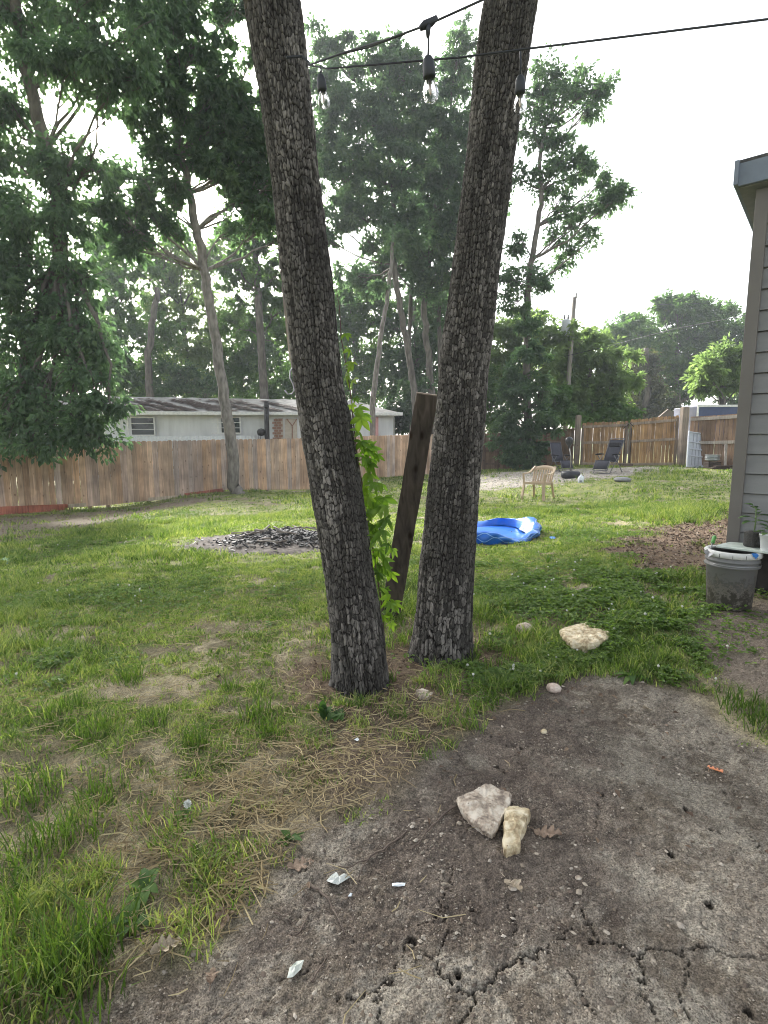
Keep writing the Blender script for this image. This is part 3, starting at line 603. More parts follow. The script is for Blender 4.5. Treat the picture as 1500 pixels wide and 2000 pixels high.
UND = [('understory shrub behind the fence left of the trailer', 60, 27, [(30, 800, 50), (90, 790, 45), (0, 760, 55), (60, 730, 50), (120, 740, 45)], 'dark', 9000),
       ('low shrub filling the gap off the right end of the trailer', 800, 28, [(790, 820, 28), (815, 800, 30), (780, 790, 22), (840, 810, 30), (810, 770, 26)], 'dark', 8000),
       ('low shrub between the right trunk and the ivy mass', 940, 29, [(930, 800, 36), (960, 790, 34), (905, 800, 36), (940, 760, 36), (970, 830, 26), (880, 800, 34), (930, 720, 34)], 'mid', 11000),
       ('shrub row above the dark fence left of the utility pole', 1085, 27, [(1075, 810, 26), (1100, 800, 28), (1085, 770, 26), (1120, 815, 20)], 'mid', 6000),
       ('shrub above the left gate leaf', 1170, 29, [(1140, 820, 20), (1170, 815, 22), (1200, 820, 22), (1230, 815, 22), (1185, 800, 24)], 'mid', 6500),
       ('shrub behind the trailer roof near its middle', 590, 31, [(560, 760, 34), (600, 755, 36), (630, 745, 36), (590, 715, 36), (520, 765, 30)], 'mid', 9000),
       ('shrub behind the trailer roof between the snag and the curved trunk', 350, 31, [(330, 755, 30), (380, 755, 32), (420, 760, 30), (350, 730, 32), (290, 762, 28)], 'dark', 9000)]
for i, (lb, x, d, bl_, lf, nl) in enumerate(UND):
    tree('woodland_shrub', lb, (x, d), [(x, 860, d), (x, 820, d)], [(a, b_, c, d + random.uniform(-.6, .6)) for a, b_, c in bl_], lf, nl, .17, cat='shrub', r0=.06, seed=70 + i, spread=.6, limb_from=.2)
# crowns of the two near trees, above the frame
def near_crown(root, top, r, slope, trunkfn, seed, nl):
    rs = np.random.default_rng(seed); off = np.array(root.location); top = np.array(top); b = MB()
    end = top + np.array([slope * 3.0, .3, 3.2])
    b.tube([tuple(top - off - [0, 0, .05]), tuple((top + end) / 2 - off), tuple(end - off)], [r * .97, r * .8, r * .5], n=20)
    C = []
    for k in range(16):
        a = rs.random() * 6.283; rad_ = 1.0 + 2.6 * rs.random(); c = end + np.array([math.cos(a) * rad_, math.sin(a) * rad_ * .9, rs.random() * 2.6 + .2])
        s_ = top * .3 + end * .7 + (end - top) * .3 * rs.random(); m_ = (s_ + c) / 2 + rs.normal(size=3) * .2
        b.tube([tuple(s_ - off), tuple(m_ - off), tuple(c - off)], [r * .35, r * .22, .02], n=7)
        C.append(c + rs.normal(size=(9, 3)) * .55)
    b.build('limbs', far_bark, root, smooth=True)
    C = np.concatenate(C); idx = rs.integers(0, len(C), nl); Pn = C[idx] + rs.normal(size=(nl, 3)) * .3
    ok = Pn[:, 2] > EYE + .78 * np.hypot(Pn[:, 0], Pn[:, 1]) + .9; Pn = Pn[ok]; m = len(Pn)
    ls = .13 * (.6 + .8 * rs.random(m)); leaves_np('crown', Pn - off, rs.normal(size=(m, 3)), rs.normal(size=(m, 3)) * .5 + [0, 0, 1], ls, ls * .6, LM['oak'], root, rnd=rs.random(m))
near_crown(TL, lt[0], lt[1], lt[2], lt[3], 61, 18000)
near_crown(TR, rt[0], rt[1], rt[2], rt[3], 62, 18000)
# ================================================================ FENCES AND GATE
wood = woodmat('fence_wood'); rnd = random.Random(5)
def px_path(pts):
    """photo (x, y of the top, y of the bottom, distance) -> world points with bottom and top heights"""
    out = []
    for x, yt, yb, d in pts:
        a, b = atY(x, yt, d), atY(x, yb, d); out.append((a[0], d, b[2], a[2]))
    return np.array(out)
def pickets(mb, A, B, w=.142, th=.016, cols=None, side=-1, lo=0, topj=.012, gap=.002, dog=.03, skip=0):
    A, B = np.array(A), np.array(B); L_ = np.hypot(*(B - A)[:2]); n = max(1, int(L_ / w)); e = (B - A)[:2] / L_; nrm = np.array([e[1], -e[0]])
    for i in range(n):
        t0, t1 = i / n, (i + 1) / n; p0 = A + (B - A) * t0; p1 = A + (B - A) * t1
        g_ = gap * rnd.uniform(.3, 2.2); a = p0[:2] + e * g_; b = p1[:2] - e * g_; j = rnd.uniform(-topj, topj)
        zb0, zb1 = p0[2] + lo, p1[2] + lo; zt0, zt1 = p0[3] + j, p1[3] + j; yo = rnd.uniform(0, .006); lean = rnd.uniform(-.006, .006)
        c = rnd.choice(cols); k = rnd.uniform(.78, 1.2); mb.cur = tuple(q * k for q in c)
        poly = [(a, zb0), (b, zb1), (b + e * lean, zt1 - dog), (b + e * (lean - .03), zt1), (a + e * (lean + .03), zt0), (a + e * lean, zt0 - dog)]
        vs = [(*(p + nrm * (yo)), z) for p, z in poly] + [(*(p + nrm * (yo + th)), z) for p, z in poly]
        m = 6; mb.add(vs, [tuple(range(m)), tuple(range(2 * m - 1, m - 1, -1))] + [(i_, m + i_, m + (i_ + 1) % m, (i_ + 1) % m) for i_ in range(m)])
LFP = [(-190, 874, 1020, 13.2), (0, 868, 998, 14.4), (125, 865, 993, 15.1), (200, 863, 988, 15.6), (355, 860, 970, 17.0), (430, 858, 958, 17.6), (600, 856, 957, 19), (735, 850.5, 934, 22), (800, 849, 929, 23.2), (945, 846, 918, 27)]
lf = px_path(LFP); x0, y0 = lf[0][:2]; x1, y1 = lf[-1][:2]
fence = thing('wooden_fence', 'long weathered picket fence of pale brown boards in front of the trailer', 'fence', (0, 0, 0))
cedar = [(r_ * 1.06, g_ * 1.0, b_ * .96) for r_, g_, b_ in [(.44, .32, .23), (.48, .34, .235), (.40, .31, .235), (.44, .355, .29), (.37, .30, .26), (.50, .38, .285), (.43, .31, .22), (.40, .345, .315)]]
for i in range(len(lf) - 1):
    mb = MB(); lo = .02; pickets(mb, lf[i], lf[i + 1], cols=cedar, lo=lo); mb.build('picket_panel', wood, fence)
for i in range(len(lf) - 1):       # posts and rails on the far side
    for t in (0, .5):
        q = lf[i] * (1 - t) + lf[i + 1] * t; mb = MB(); mb.cur = (.3, .24, .18); mb.box((q[0] - .0, q[1] + .09, (q[2] + q[3]) / 2 - .1), (.09, .09, q[3] - q[2] + .16)); mb.build('post', wood, fence, bevel=.004)
    mb = MB(); mb.cur = (.3, .24, .18)
    for zz_ in (.35, .95, 1.5): mb = MB(); mb.cur = (.3, .24, .18); mb.beam((lf[i][0], lf[i][1] + .03, lf[i][2] + zz_), (lf[i + 1][0], lf[i + 1][1] + .03, lf[i + 1][2] + zz_), .035, .085); mb.build('rail', wood, fence)
def kick(xa, xb, ya, yb, hgt, c, nm, lab=None):
    def f(x): return np.array([np.interp(x, [p[0] for p in LFP], lf[:, k]) for k in range(4)])
    a, b = f(xa), f(xb); za = atY(xa, ya, a[1])[2]; zb = atY(xb, yb, b[1])[2]; m = MB(); m.cur = c
    m.beam((a[0], a[1] - .05, za - hgt / 2), (b[0], b[1] - .05, zb - hgt / 2), .03, hgt); o = m.build(nm, wood, fence, bevel=.003)
    if lab: o['label'] = lab
kick(-60, 124, 991, 984, .30, (.34, .13, .09), 'kick_board', 'long red stained kick board'); kick(126, 355, 984.5, 966, .10, (.42, .36, .28), 'kick_board', 'pale narrow kick board')
kick(357, 405, 963, 957, .22, (.34, .13, .09), 'kick_board', 'short red stained kick board'); kick(406, 432, 956.5, 953.5, .20, (.30, .12, .09), 'kick_board', 'shortest red kick board by the tree')
dfp = px_path([(945, 846, 918, 27), (990, 846, 917, 26.3), (1040, 843, 914, 25.4), (1122, 836, 911, 24.2)])
fence2 = thing('wooden_fence', 'dark brown picket fence running from the ivy mass to the gate post', 'fence')
dark = [(.15, .10, .07), (.17, .12, .085), (.13, .095, .07), (.19, .135, .09)]
mb = MB()
for i in range(3): pickets(mb, dfp[i], dfp[i + 1], cols=dark, lo=.02, topj=.02)
mb.build('picket_panel', wood, fence2)
for i in range(3):
    for zz_ in (.3, .95, 1.65): mb = MB(); mb.cur = (.15, .11, .08); mb.beam((dfp[i][0], dfp[i][1] - .045, dfp[i][2] + zz_), (dfp[i + 1][0], dfp[i + 1][1] - .045, dfp[i + 1][2] + zz_), .04, .09); mb.build('rail', wood, fence2)
for i in range(3):
    q = dfp[i]; mb = MB(); mb.cur = (.17, .12, .09); mb.box((q[0], q[1] - .04, (q[2] + q[3]) / 2 - .05), (.1, .1, q[3] - q[2] + .2)); mb.build('post', wood, fence2, bevel=.005)
gpp = px_path([(1130, 812, 916, 24), (1338, 796, 918, 20.4)]); grey = (.24, .205, .17); gold = [(.36, .23, .12), (.40, .26, .135), (.33, .21, .11), (.38, .25, .15)]
for i, (q, lb, wd) in enumerate(((gpp[0], 'square wooden gate post on the left, beside the dark fence', .2), (gpp[1], 'taller square wooden gate post beside the folded white table', .23))):
    po = thing('gate_post', lb, 'post', (q[0], q[1], q[2] - .1)); mb = MB(); mb.cur = grey
    mb.box((0, 0, (q[3] - q[2]) / 2), (wd, wd, q[3] - q[2] + .2)); mb.build('post', wood, po, bevel=.01)
    mb = MB(); mb.cur = (.28, .24, .2); mb.box((0, 0, q[3] - q[2] + .112), (wd * .94, wd * .94, .02)); mb.build('cap', wood, po, bevel=.004)
iron = simple('dark_iron', (.02, .02, .022), (.05, .045, .04), rough=.5, metal=.7)
def gate(pts, lb, hinge):
    q = px_path(pts); A, B = q[0], q[1]; o = thing('wooden_gate', lb, 'gate', (A[0], A[1], A[2])); off = np.array([A[0], A[1], A[2], A[2]])
    A = A - off; B = B - off; e = np.array([B[0] - A[0], B[1] - A[1]]); L_ = np.hypot(*e); e /= L_; nr = np.array([e[1], -e[0]])
    mb = MB(); pickets(mb, A, B, w=.145, cols=gold, topj=.02, gap=.006); mb.build('board_panel', wood, o)
    def P_(s_, z, n_=.045): return (A[0] + e[0] * s_ * L_ + nr[0] * n_, A[1] + e[1] * s_ * L_ + nr[1] * n_, z + (B[2] - A[2]) * s_)
    H = A[3] - A[2]
    for z in (.06, H * .53, H - .17):
        mb = MB(); mb.cur = (.30, .25, .20); mb.beam(P_(.03, z), P_(.97, z + (B[3] - B[2] - H) * (z / H)), .035, .10); mb.build('rail', wood, o, bevel=.004)
    for s_ in (.02, .98):
        mb = MB(); mb.cur = (.20, .16, .125); mb.beam(P_(s_, 0, .034), P_(s_, H - .08 + s_ * (B[3] - B[2] - H), .034), .10, .035, up=(nr[0], nr[1], 0)); mb.build('stile', wood, o, bevel=.004)
    hs_ = .1 if hinge == 0 else .9; mb = MB(); 
    mb.tube([P_(hs_ + (.12 if hinge else -.1), H - .12, .06), P_(.9 if hinge else .1, H - .3, .065)], .012); mb.build('corner_brace', iron, o)
    mb = MB(); mb.tube([P_(.95 if hinge else .05, H - .35, .07), P_(.95 if hinge else .05, .1, .07)], .012); mb.build('drop_rod', iron, o); return o
gate([(1138, 826, 908, 23.6), (1228, 822, 909, 22.4)], 'left leaf of the double yard gate, behind the reclining chair with the pillow', 1)
gate([(1232, 820, 909.5, 22.3), (1327, 811, 909, 20.8)], 'right leaf of the double yard gate, light showing through its lower boards', 0)
rfp = px_path([(1350, 814, 916, 20.2), (1400, 811, 917, 19.3), (1470, 806, 919, 18.2), (1560, 800, 920, 17)])
fence3 = thing('wooden_fence', 'brown board fence with grey rails and flat cap running to the house corner', 'fence')
mb = MB()
for i in range(3): pickets(mb, rfp[i], rfp[i + 1], cols=[(.24, .165, .115), (.21, .15, .11), (.27, .185, .13)], lo=.0, topj=.002, dog=.004, gap=.007)
mb.build('board_panel', wood, fence3)
for hz in (.95, 1.82):
    mb = MB(); mb.cur = (.36, .33, .29)
    for i in range(3):
        k = (rfp[i][3] - rfp[i][2]) / 1.95; mb.beam((rfp[i][0] - .03, rfp[i][1] - .05, rfp[i][2] + hz * k + .03), (rfp[i + 1][0] - .03, rfp[i + 1][1] - .05, rfp[i + 1][2] + hz * (rfp[i + 1][3] - rfp[i + 1][2]) / 1.95 + .03), .045, .11)
    mb.build('rail', wood, fence3, bevel=.004)

# ================================================================ TRAILER HOUSE BEHIND THE FENCE
white_siding = simple('white_siding', (.50, .51, .52), (.64, .65, .66), scale=3, bump=.15, stretch=(1, 1, .25), rough=.6)
roofm = simple('mossy_roof', (.17, .165, .155), (.34, .33, .31), scale=2.4, bump=.9, bscale=30, stretch=(1, 1, 1), rough=.95)
whitep = simple('white_trim', (.55, .55, .54), (.70, .70, .68), scale=12, bump=.1, rough=.5)
dglass = simple('window_glass', (.015, .02, .022), (.05, .06, .065), scale=2, bump=0, rough=.08, spec=.8)
pink = simple('pink_panel', (.50, .27, .27), (.58, .33, .32), scale=8, bump=.2); tanp = simple('tan_panel', (.42, .36, .30), (.50, .44, .38), scale=8, bump=.2)
TW = lambda x, y, k=0: atY(x, y, 24.2 + .0022 * (x - 150) + k)
tr_ = thing('trailer_house', 'long white trailer house with a mossy grey roof behind the picket fence', 'house', TW(150, 930))
toff = np.array(tr_.location)
def tl(x, y, k=0): return Vector(TW(x, y, k) - toff)
mb = MB(); a, b = tl(60, 808), tl(768, 812); bot = -.2; D_ = 3.6
mb.add([(a.x, a.y, bot), (b.x, b.y, bot), (b.x, b.y, b.z), (a.x, a.y, a.z), (a.x, a.y + D_, bot), (b.x + .2, b.y + D_, bot), (b.x + .2, b.y + D_, b.z), (a.x, a.y + D_, a.z)], [(0, 1, 2, 3), (1, 5, 6, 2), (5, 4, 7, 6), (4, 0, 3, 7)])
x = a.x
while x < b.x - .12:     # upright grooves of the metal wall
    t = (x - a.x) / (b.x - a.x); p = a.lerp(b, t); mb.box((x, p.y - .006, p.z - .62), (.02, .012, 1.2)); x += .15
mb.build('wall', white_siding, tr_)
e0, e1 = tl(40, 806, -.35), tl(787, 808.5, -.35); r0_, r1_ = tl(230 - 260, 771, 1.9), tl(688, 783, 1.9)
mb = MB(); nn = 60; top, botm = [], []
for i in range(nn + 1):
    t = i / nn; q = e0.lerp(e1, t); r_ = r0_.lerp(r1_, t); botm.append(q); top.append(r_)
vs = []
for i in range(nn + 1):
    for k in range(9): 
        p = botm[i].lerp(top[i], k / 8); vs.append((p.x, p.y, p.z + .02 + .02 * math.sin(i * 1.7 + k) * rnd.random()))
mb.add(vs, [(i * 9 + k, (i + 1) * 9 + k, (i + 1) * 9 + k + 1, i * 9 + k + 1) for i in range(nn) for k in range(8)])
bk0, bk1 = Vector((e0.x, e0.y + 4.6, e0.z)), Vector((e1.x, e1.y + 4.6, e1.z)); mb.add([e1, bk1, r1_, e0, bk0, r0_], [(0, 1, 2), (5, 4, 3), (2, 1, 4, 5)])
mb.build('roof', roofm, tr_)
mb = MB(); mb.beam(e0, e1, .05, .15); mb.build('fascia', whitep, tr_, bevel=.01)
litter = simple('leaf_litter_brown', (.035, .02, .014), (.085, .05, .035), scale=15, bump=.6)
mb = MB()                               # drifts of dead leaves on the roof
rs = np.random.default_rng(4)
for k in range(2000):
    c = rs.choice([.33, .38, .43, .50, .53, .60, .66, .74, .88]) + rs.normal() * .008; v = abs(rs.normal() * .3) + .06 + abs(rs.random() * .5) * (rs.random() > .7); c += (v - .3) * -.05
    if not 0 < c < 1 or v > .85: continue
    p = e0.lerp(e1, c).lerp(r0_.lerp(r1_, c), v); s_ = .05 + rs.random() * .07
    mb.add([(p.x - s_ * 1.6, p.y, p.z + .05), (p.x, p.y - s_, p.z + .04), (p.x + s_ * 1.6, p.y, p.z + .065), (p.x, p.y + s_, p.z + .09)], [(0, 1, 2, 3)])
o = mb.build('roof_litter', litter, tr_)
def window(xa, xb, ya, yb, n, split):
    A_, B_ = tl(xa, yb, -.03), tl(xb, ya, -.03); W_, H_ = B_.x - A_.x, B_.z - A_.z; cx_, cz_, y_ = (A_.x + B_.x) / 2, (A_.z + B_.z) / 2, (A_.y + B_.y) / 2
    m = MB(); f_ = .05
    for s_ in (-1, 1): m.box((cx_ + s_ * (W_ / 2), y_, cz_), (f_, .06, H_ + f_)); m.box((cx_, y_, cz_ + s_ * H_ / 2), (W_ - f_, .055, f_))
    m.box((cx_ + split * W_, y_, cz_), (f_ * 1.3, .05, H_ - f_))
    for k in range(1, n): m.box((cx_, y_ - .003, cz_ - H_ / 2 + H_ * k / n), (W_ - f_, .04, .022))
    wnd = m.build('window', whitep, tr_); m = MB(); m.box((cx_, y_ + .022, cz_), (W_ - .02, .006, H_ - .02)); m.build('pane', dglass, wnd)
window(199, 303, 815.5, 850, 3, -.01); window(381, 470, 815, 846, 3, .0)
def panel(xa, xb, ya, yb, m_, nm, k=-.04, lab=None):
    A_, B_ = tl(xa, yb, k), tl(xb, ya, k); mb = MB(); mb.box(((A_.x + B_.x) / 2, (A_.y + B_.y) / 2, (A_.z + B_.z) / 2), (B_.x - A_.x, .03, B_.z - A_.z)); o = mb.build(nm, m_, tr_)
    if lab: o['label'] = lab
    return o
panel(724, 739, 814, 900, pink, 'wall_panel', lab='pink wall panel'); dr = panel(556, 580, 818, 900, tanp, 'door')
br = MB(); c1_, c2_, c3_ = tl(560, 818, -.08), tl(571, 832, -.08), tl(580, 818, -.08); br.beam(c1_, c2_, .04, .05, up=(0, -1, 0)); br.beam(c3_, c2_, .04, .05, up=(0, -1, 0)); br.beam(c2_, tl(571, 870, -.08), .04, .05, up=(0, -1, 0)); br.build('brace', simple('rust_brown', (.22, .12, .09), (.3, .17, .12)), dr)
brick_pan = MB(); A_, B_ = tl(534, 900, -.05), tl(552, 818, -.05)
for r_ in range(16):
    z = A_.z + (B_.z - A_.z) * (r_ + .5) / 16
    for c in range(2): xk = A_.x + (B_.x - A_.x) * (c + .5 + (.25 if r_ % 2 else -.1)) / 2.2; brick_pan.box((xk, A_.y, z), (.18, .03, (B_.z - A_.z) / 16 - .02))
panel(533, 553, 817, 900, tanp, 'wall_panel', k=-.02, lab='tan panel behind the bricks'); brick_pan.build('brick_panel', simple('brick_brown', (.24, .13, .09), (.32, .19, .14)), tr_)
skirt = MB(); a, b = tl(195, 852, -.25), tl(500, 851, -.25); n_ = 90
vs = []
for i in range(n_ + 1):
    t = i / n_; p = a.lerp(b, t); q = .03 * (i % 2); vs += [(p.x, p.y - q, p.z), (p.x, p.y - q, p.z - .75)]
skirt.add(vs, [(2 * i, 2 * i + 2, 2 * i + 3, 2 * i + 1) for i in range(n_)]); skirt.build('corrugated_skirt', simple('galvanised', (.50, .52, .55), (.62, .64, .67), rough=.4, metal=.2), tr_)
st = thing('stove_pipe', 'black upright pipe standing against the trailer beside the brick panel', 'pipe', TW(524, 930, -.5)); m = MB(); h_ = float(TW(524, 784, -.5)[2] - TW(524, 930, -.5)[2])
m.tube([(0, 0, 0), (0, 0, h_)], .11, n=14); m.build('pipe', iron, st, smooth=True); m = MB(); m.tube([(0, 0, h_ - .28), (0, 0, h_ - .2)], .13, n=14); m.build('collar', iron, st)
gr = thing('grill', 'small black grill beside the black pipe at the trailer wall', 'grill', TW(513, 940, -.7)); m = MB(); zt = float(TW(513, 843, -.7)[2] - TW(513, 940, -.7)[2])
m.lathe([(.0, zt - .2), (.16, zt - .16), (.2, zt), (.14, zt + .1), (.0, zt + .15)], n=14); m.build('bowl', iron, gr, smooth=True)
for k in range(3): m = MB(); m.tube([(.15 * math.cos(k * 2.1), .15 * math.sin(k * 2.1), zt - .1), (.3 * math.cos(k * 2.1), .3 * math.sin(k * 2.1), 0)], .015); m.build('leg', iron, gr)
# low dark shed left of the trailer
sh = thing('shed', 'low dark roofed shed half hidden under the hanging branches on the far left', 'shed', atY(20, 930, 22)); so_ = np.array(sh.location)
m = MB(); A_, B_, C_, D2 = [Vector(atY(*q) - so_) for q in ((-120, 850, 22), (92, 850, 22), (80, 822, 23.5), (-120, 820, 23.5))]
m.add([A_, B_, C_, D2, A_ - Vector((0, 0, .12)), B_ - Vector((0, 0, .12)), C_ - Vector((0, 0, .12)), D2 - Vector((0, 0, .12))], [(0, 1, 2, 3), (4, 7, 6, 5), (0, 4, 5, 1), (1, 5, 6, 2)]); m.build('roof', roofm, sh)
m = MB(); m.box(((A_.x + B_.x) / 2, 1.0, .75), (B_.x - A_.x - .4, 1.2, 1.6)); m.build('wall', simple('old_boards', (.08, .06, .05), (.15, .12, .1), stretch=(8, 8, 1)), sh)
# ---- beyond the gate: brown shed roof, pale house, blue trailer
bs = thing('shed', 'small brown gabled shed showing above the gate', 'shed', atY(1305, 870, 34)); bo = np.array(bs.location); m = MB(); q = lambda x, y, d=34: Vector(atY(x, y, d) - bo)
m.add([q(1278, 818), q(1302, 797), q(1330, 815), q(1278, 818, 38), q(1302, 799, 38), q(1330, 815, 38), q(1278, 870), q(1330, 870)], [(0, 1, 4, 3), (1, 2, 5, 4)]); rf = m.build('roof', simple('brown_roof', (.10, .075, .06), (.16, .12, .10)), bs)
m = MB(); m.add([q(1280, 818), q(1302, 799.5), q(1328, 815.5), q(1328, 870), q(1280, 870)], [(0, 1, 2, 3, 4)]); so2 = m.build('wall', simple('brown_wall', (.10, .075, .06), (.13, .10, .08), stretch=(6, 6, 1)), bs); mo = so2.modifiers.new('t', 'SOLIDIFY'); mo.thickness = .2
ph = thing('house', 'pale grey house seen between the tree trunks just left of the blue trailer', 'house', atY(1335, 870, 60)); po_ = np.array(ph.location); q = lambda x, y, d=60: Vector(atY(x, y, d) - po_)
m = MB(); m.add([q(1318, 806), q(1370, 806), q(1370, 850), q(1318, 850), q(1318, 806, 66), q(1370, 806, 66)], [(0, 1, 2, 3)]); m.build('wall', whitep, ph)
m = MB(); m.add([q(1312, 807, 59.5), q(1374, 806, 59.5), q(1362, 789, 64), q(1325, 790, 64)], [(0, 1, 2, 3)]); m.build('roof', simple('grey_roof', (.22, .22, .23), (.30, .30, .31)), ph)
bt = thing('cargo_trailer', 'dark blue box trailer with white edging parked behind the board fence', 'trailer', atY(1400, 870, 27)); bo2 = np.array(bt.location); q = lambda x, y, d=27: Vector(atY(x, y, d) - bo2)
A_, B_ = q(1358, 858), q(1500, 793); navy = simple('navy_side', (.018, .035, .10), (.03, .05, .14), scale=4, bump=.05, rough=.35)
m = MB(); m.box(((A_.x + B_.x) / 2, 1.1, (A_.z + B_.z) / 2), (B_.x - A_.x, 2.2, B_.z - A_.z)); m.build('body', navy, bt, bevel=.03)
m = MB(); m.beam((A_.x - .03, -.03, B_.z), (B_.x, -.03, B_.z + .02), .08, .10); m.beam((A_.x, -.035, A_.z), (A_.x, -.035, B_.z - .05), .06, .08, up=(0, 1, 0)); m.build('edge_trim', whitep, bt)
m = MB(); m.lathe([(.15, -.12), (.45, -.12), (.5, -.06), (.5, .06), (.45, .12), (.15, .12)], n=24); o = m.build('wheel', iron, bt, smooth=True); o.rotation_euler = (R(90), 0, 0); o.location = ((A_.x + B_.x) / 2, -.1, -.05)

# ================================================================ UTILITY POLE AND WIRES
polew = simple('pole_wood', (.17, .15, .13), (.30, .27, .24), scale=6, bump=.5, stretch=(1, 1, .15), rough=.9)
b0, b1 = atY(1100, 890, 29), atY(1122, 581, 29); up_ = thing('utility_pole', 'leaning wooden utility pole with a grey transformer behind the dark fence', 'utility pole', b0)
l = lambda p: tuple(np.asarray(p) - b0)
m = MB(); m.tube([l(b0), l((b0 + b1) / 2), l(b1)], [.135, .12, .10], n=14); m.build('pole', polew, up_, smooth=True)
tc_ = atY(1105, 640, 28.8); m = MB(); m.lathe([(0, -.42), (.2, -.42), (.22, -.38), (.22, .34), (.2, .38), (0, .44)], n=18, c=l(tc_)); m.build('transformer', simple('transformer_grey', (.42, .44, .47), (.5, .52, .55), rough=.4, bump=.05), up_, smooth=True)
m = MB(); m.lathe([(0, .0), (.05, .0), (.07, .06), (.04, .12), (.06, .2), (.03, .28), (0, .3)], n=10, c=l(b1 + [.08, 0, -.05])); m.build('insulator', simple('porcelain', (.3, .28, .27), (.35, .33, .32), rough=.3), up_, smooth=True)
for dx in (-.1, .1): m = MB(); m.lathe([(0, .4), (.035, .4), (.05, .5), (.03, .56), (.04, .62), (0, .64)], n=8, c=l(tc_ + [dx, 0, 0])); m.build('bushing', iron, up_, smooth=True)
m = MB(); m.tube([l(b1 + [-.1, 0, -.5]), l(tc_ + [.1, 0, .5])], .012, n=5); m.build('jumper_wire', iron, up_)
wirem = simple('black_wire', (.015, .015, .016), (.03, .03, .03), rough=.5, bump=0)
def wire(pts, r, lb, nm='power_line', cat='wire', sag=.0, mat=wirem):
    P3 = [np.array(atY(*p)) for p in pts]; out = []
    for i in range(len(P3) - 1):
        for k in range(10):
            t = k / 10; out.append(P3[i] * (1 - t) + P3[i + 1] * t - np.array([0, 0, sag * 4 * t * (1 - t)]))
    out.append(P3[-1]); m = MB(); o0 = P3[0]; m.tube([tuple(p - o0) for p in out], r, n=6); o = m.build(nm, mat, smooth=True); o.location = tuple(o0); return tag(o, lb, cat)
wire([(1098, 697, 29), (1180, 678, 27), (1320, 642, 23), (1520, 604, 19)], .013, 'thick cable dipping right from low on the utility pole to the house')
wire([(1122, 600, 29), (1520, 588, 40)], .01, 'thin wire high over the rounded trees, leaving frame at the house')
wire([(1098, 698, 29), (1010, 725, 32), (900, 740, 36)], .012, 'cable running left from the utility pole into the ivy')
wire([(660, 598, 20), (800, 580, 24), (890, 562, 26)], .008, 'faint grey wire crossing between the two near trunks')

# ================================================================ STRING LIGHTS
glass, n = newmat('bulb_glass'); gb = N(n, 'BsdfPrincipled'); gb.inputs['Transmission Weight'].default_value = 1; gb.inputs['Roughness'].default_value = .02; gb.inputs['IOR'].default_value = 1.15
gb.inputs['Base Color'].default_value = (.95, .96, .97, 1); tb = N(n, 'BsdfTransparent'); ms = N(n, 'MixShader'); ms.inputs[0].default_value = .45
n.links.new(tb.outputs[0], ms.inputs[1]); n.links.new(gb.outputs[0], ms.inputs[2]); o_ = N(n, 'OutputMaterial'); n.links.new(ms.outputs[0], o_.inputs[0])
rubber = simple('black_rubber', (.018, .02, .026), (.03, .033, .04), rough=.55, bump=.1)
brass = simple('filament', (.3, .27, .22), (.4, .35, .28), rough=.3, metal=.9, bump=0)
def bulb(px_, py_top, py_sock, py_bot, d, lb, tie):
    """py_top: where it hangs from; py_sock: top of socket; py_bot: tip of the glass"""
    T_, S_, B_ = atY(px_, py_top, d), atY(px_, py_sock, d), atY(px_ + tie, py_bot, d); o = thing('string_light', lb, 'bulb', T_, group='bulbs of the string lights')
    s = lambda p: Vector(np.asarray(p) - T_); a, b = s(S_), s(B_); H = (a - b).length; ax = (a - b).normalized(); rot = ax.to_track_quat('Z', 'Y').to_matrix().to_4x4()
    m = MB(); m.tube([(0, 0, 0), tuple(a * .5 + Vector((.002, 0, 0))), tuple(a)], .0035, n=7); m.build('drop_wire', rubber, o, smooth=True)
    def lat(prof, nm, mt, par=o):
        m = MB(); m.lathe([(r_, z) for r_, z in prof], n=22); ob = m.build(nm, mt, par, smooth=True); ob.matrix_local = __import__('mathutils').Matrix.Translation(b) @ rot; return ob
    k = H / .125
    sk = lat([(0, .125 * k), (.010 * k, .124 * k), (.014 * k, .118 * k), (.018 * k, .105 * k), (.019 * k, .07 * k), (.0165 * k, .066 * k), (.012 * k, .064 * k), (0, .064 * k)], 'socket', rubber)
    gl = lat([(.011 * k, .066 * k), (.013 * k, .060 * k), (.019 * k, .045 * k), (.0235 * k, .030 * k), (.0240 * k, .022 * k), (.020 * k, .009 * k), (.011 * k, .0015 * k), (0, 0)], 'glass_bulb', glass)
    lat([(0, .062 * k), (.004 * k, .06 * k), (.0035 * k, .04 * k), (.006 * k, .036 * k), (.002 * k, .02 * k), (0, .018 * k)], 'filament', brass, gl).matrix_local = __import__('mathutils').Matrix.Identity(4)
    return o
bulb(626, 128, 146, 211, 2.4, 'clear bulb in a black socket hanging right beside the leaning left trunk', 8)
bulb(836, 48, 110, 200, 2.05, 'clear bulb dangling on a long drop wire midway between the two near trunks', 6)
bulb(1016, 98, 148, 221, 2.15, 'clear bulb hanging in front of the right near trunk', 0)
sl = thing('light_cable', 'black string light cable tied to the left trunk and rising past the right trunk', 'cable', atY(606, 127, 2.5)); so3 = np.array(sl.location)
def cab(pts, r, nm):
    P3 = [np.array(atY(*p)) - so3 for p in pts]; out = []
    for i in range(len(P3) - 1):
        for k in range(6):
            t = k / 6; out.append(tuple(P3[i] * (1 - t) + P3[i + 1] * t))
    out.append(tuple(P3[-1])); m = MB(); m.tube(out, r, n=8); return m.build(nm, rubber, sl, smooth=True)
cab([(604, 127, 2.52), (680, 100, 2.35), (760, 76, 2.15), (836, 48, 2.05), (880, 28, 2.02), (942, 0, 1.98), (1010, -40, 1.95)], .0036, 'cable')
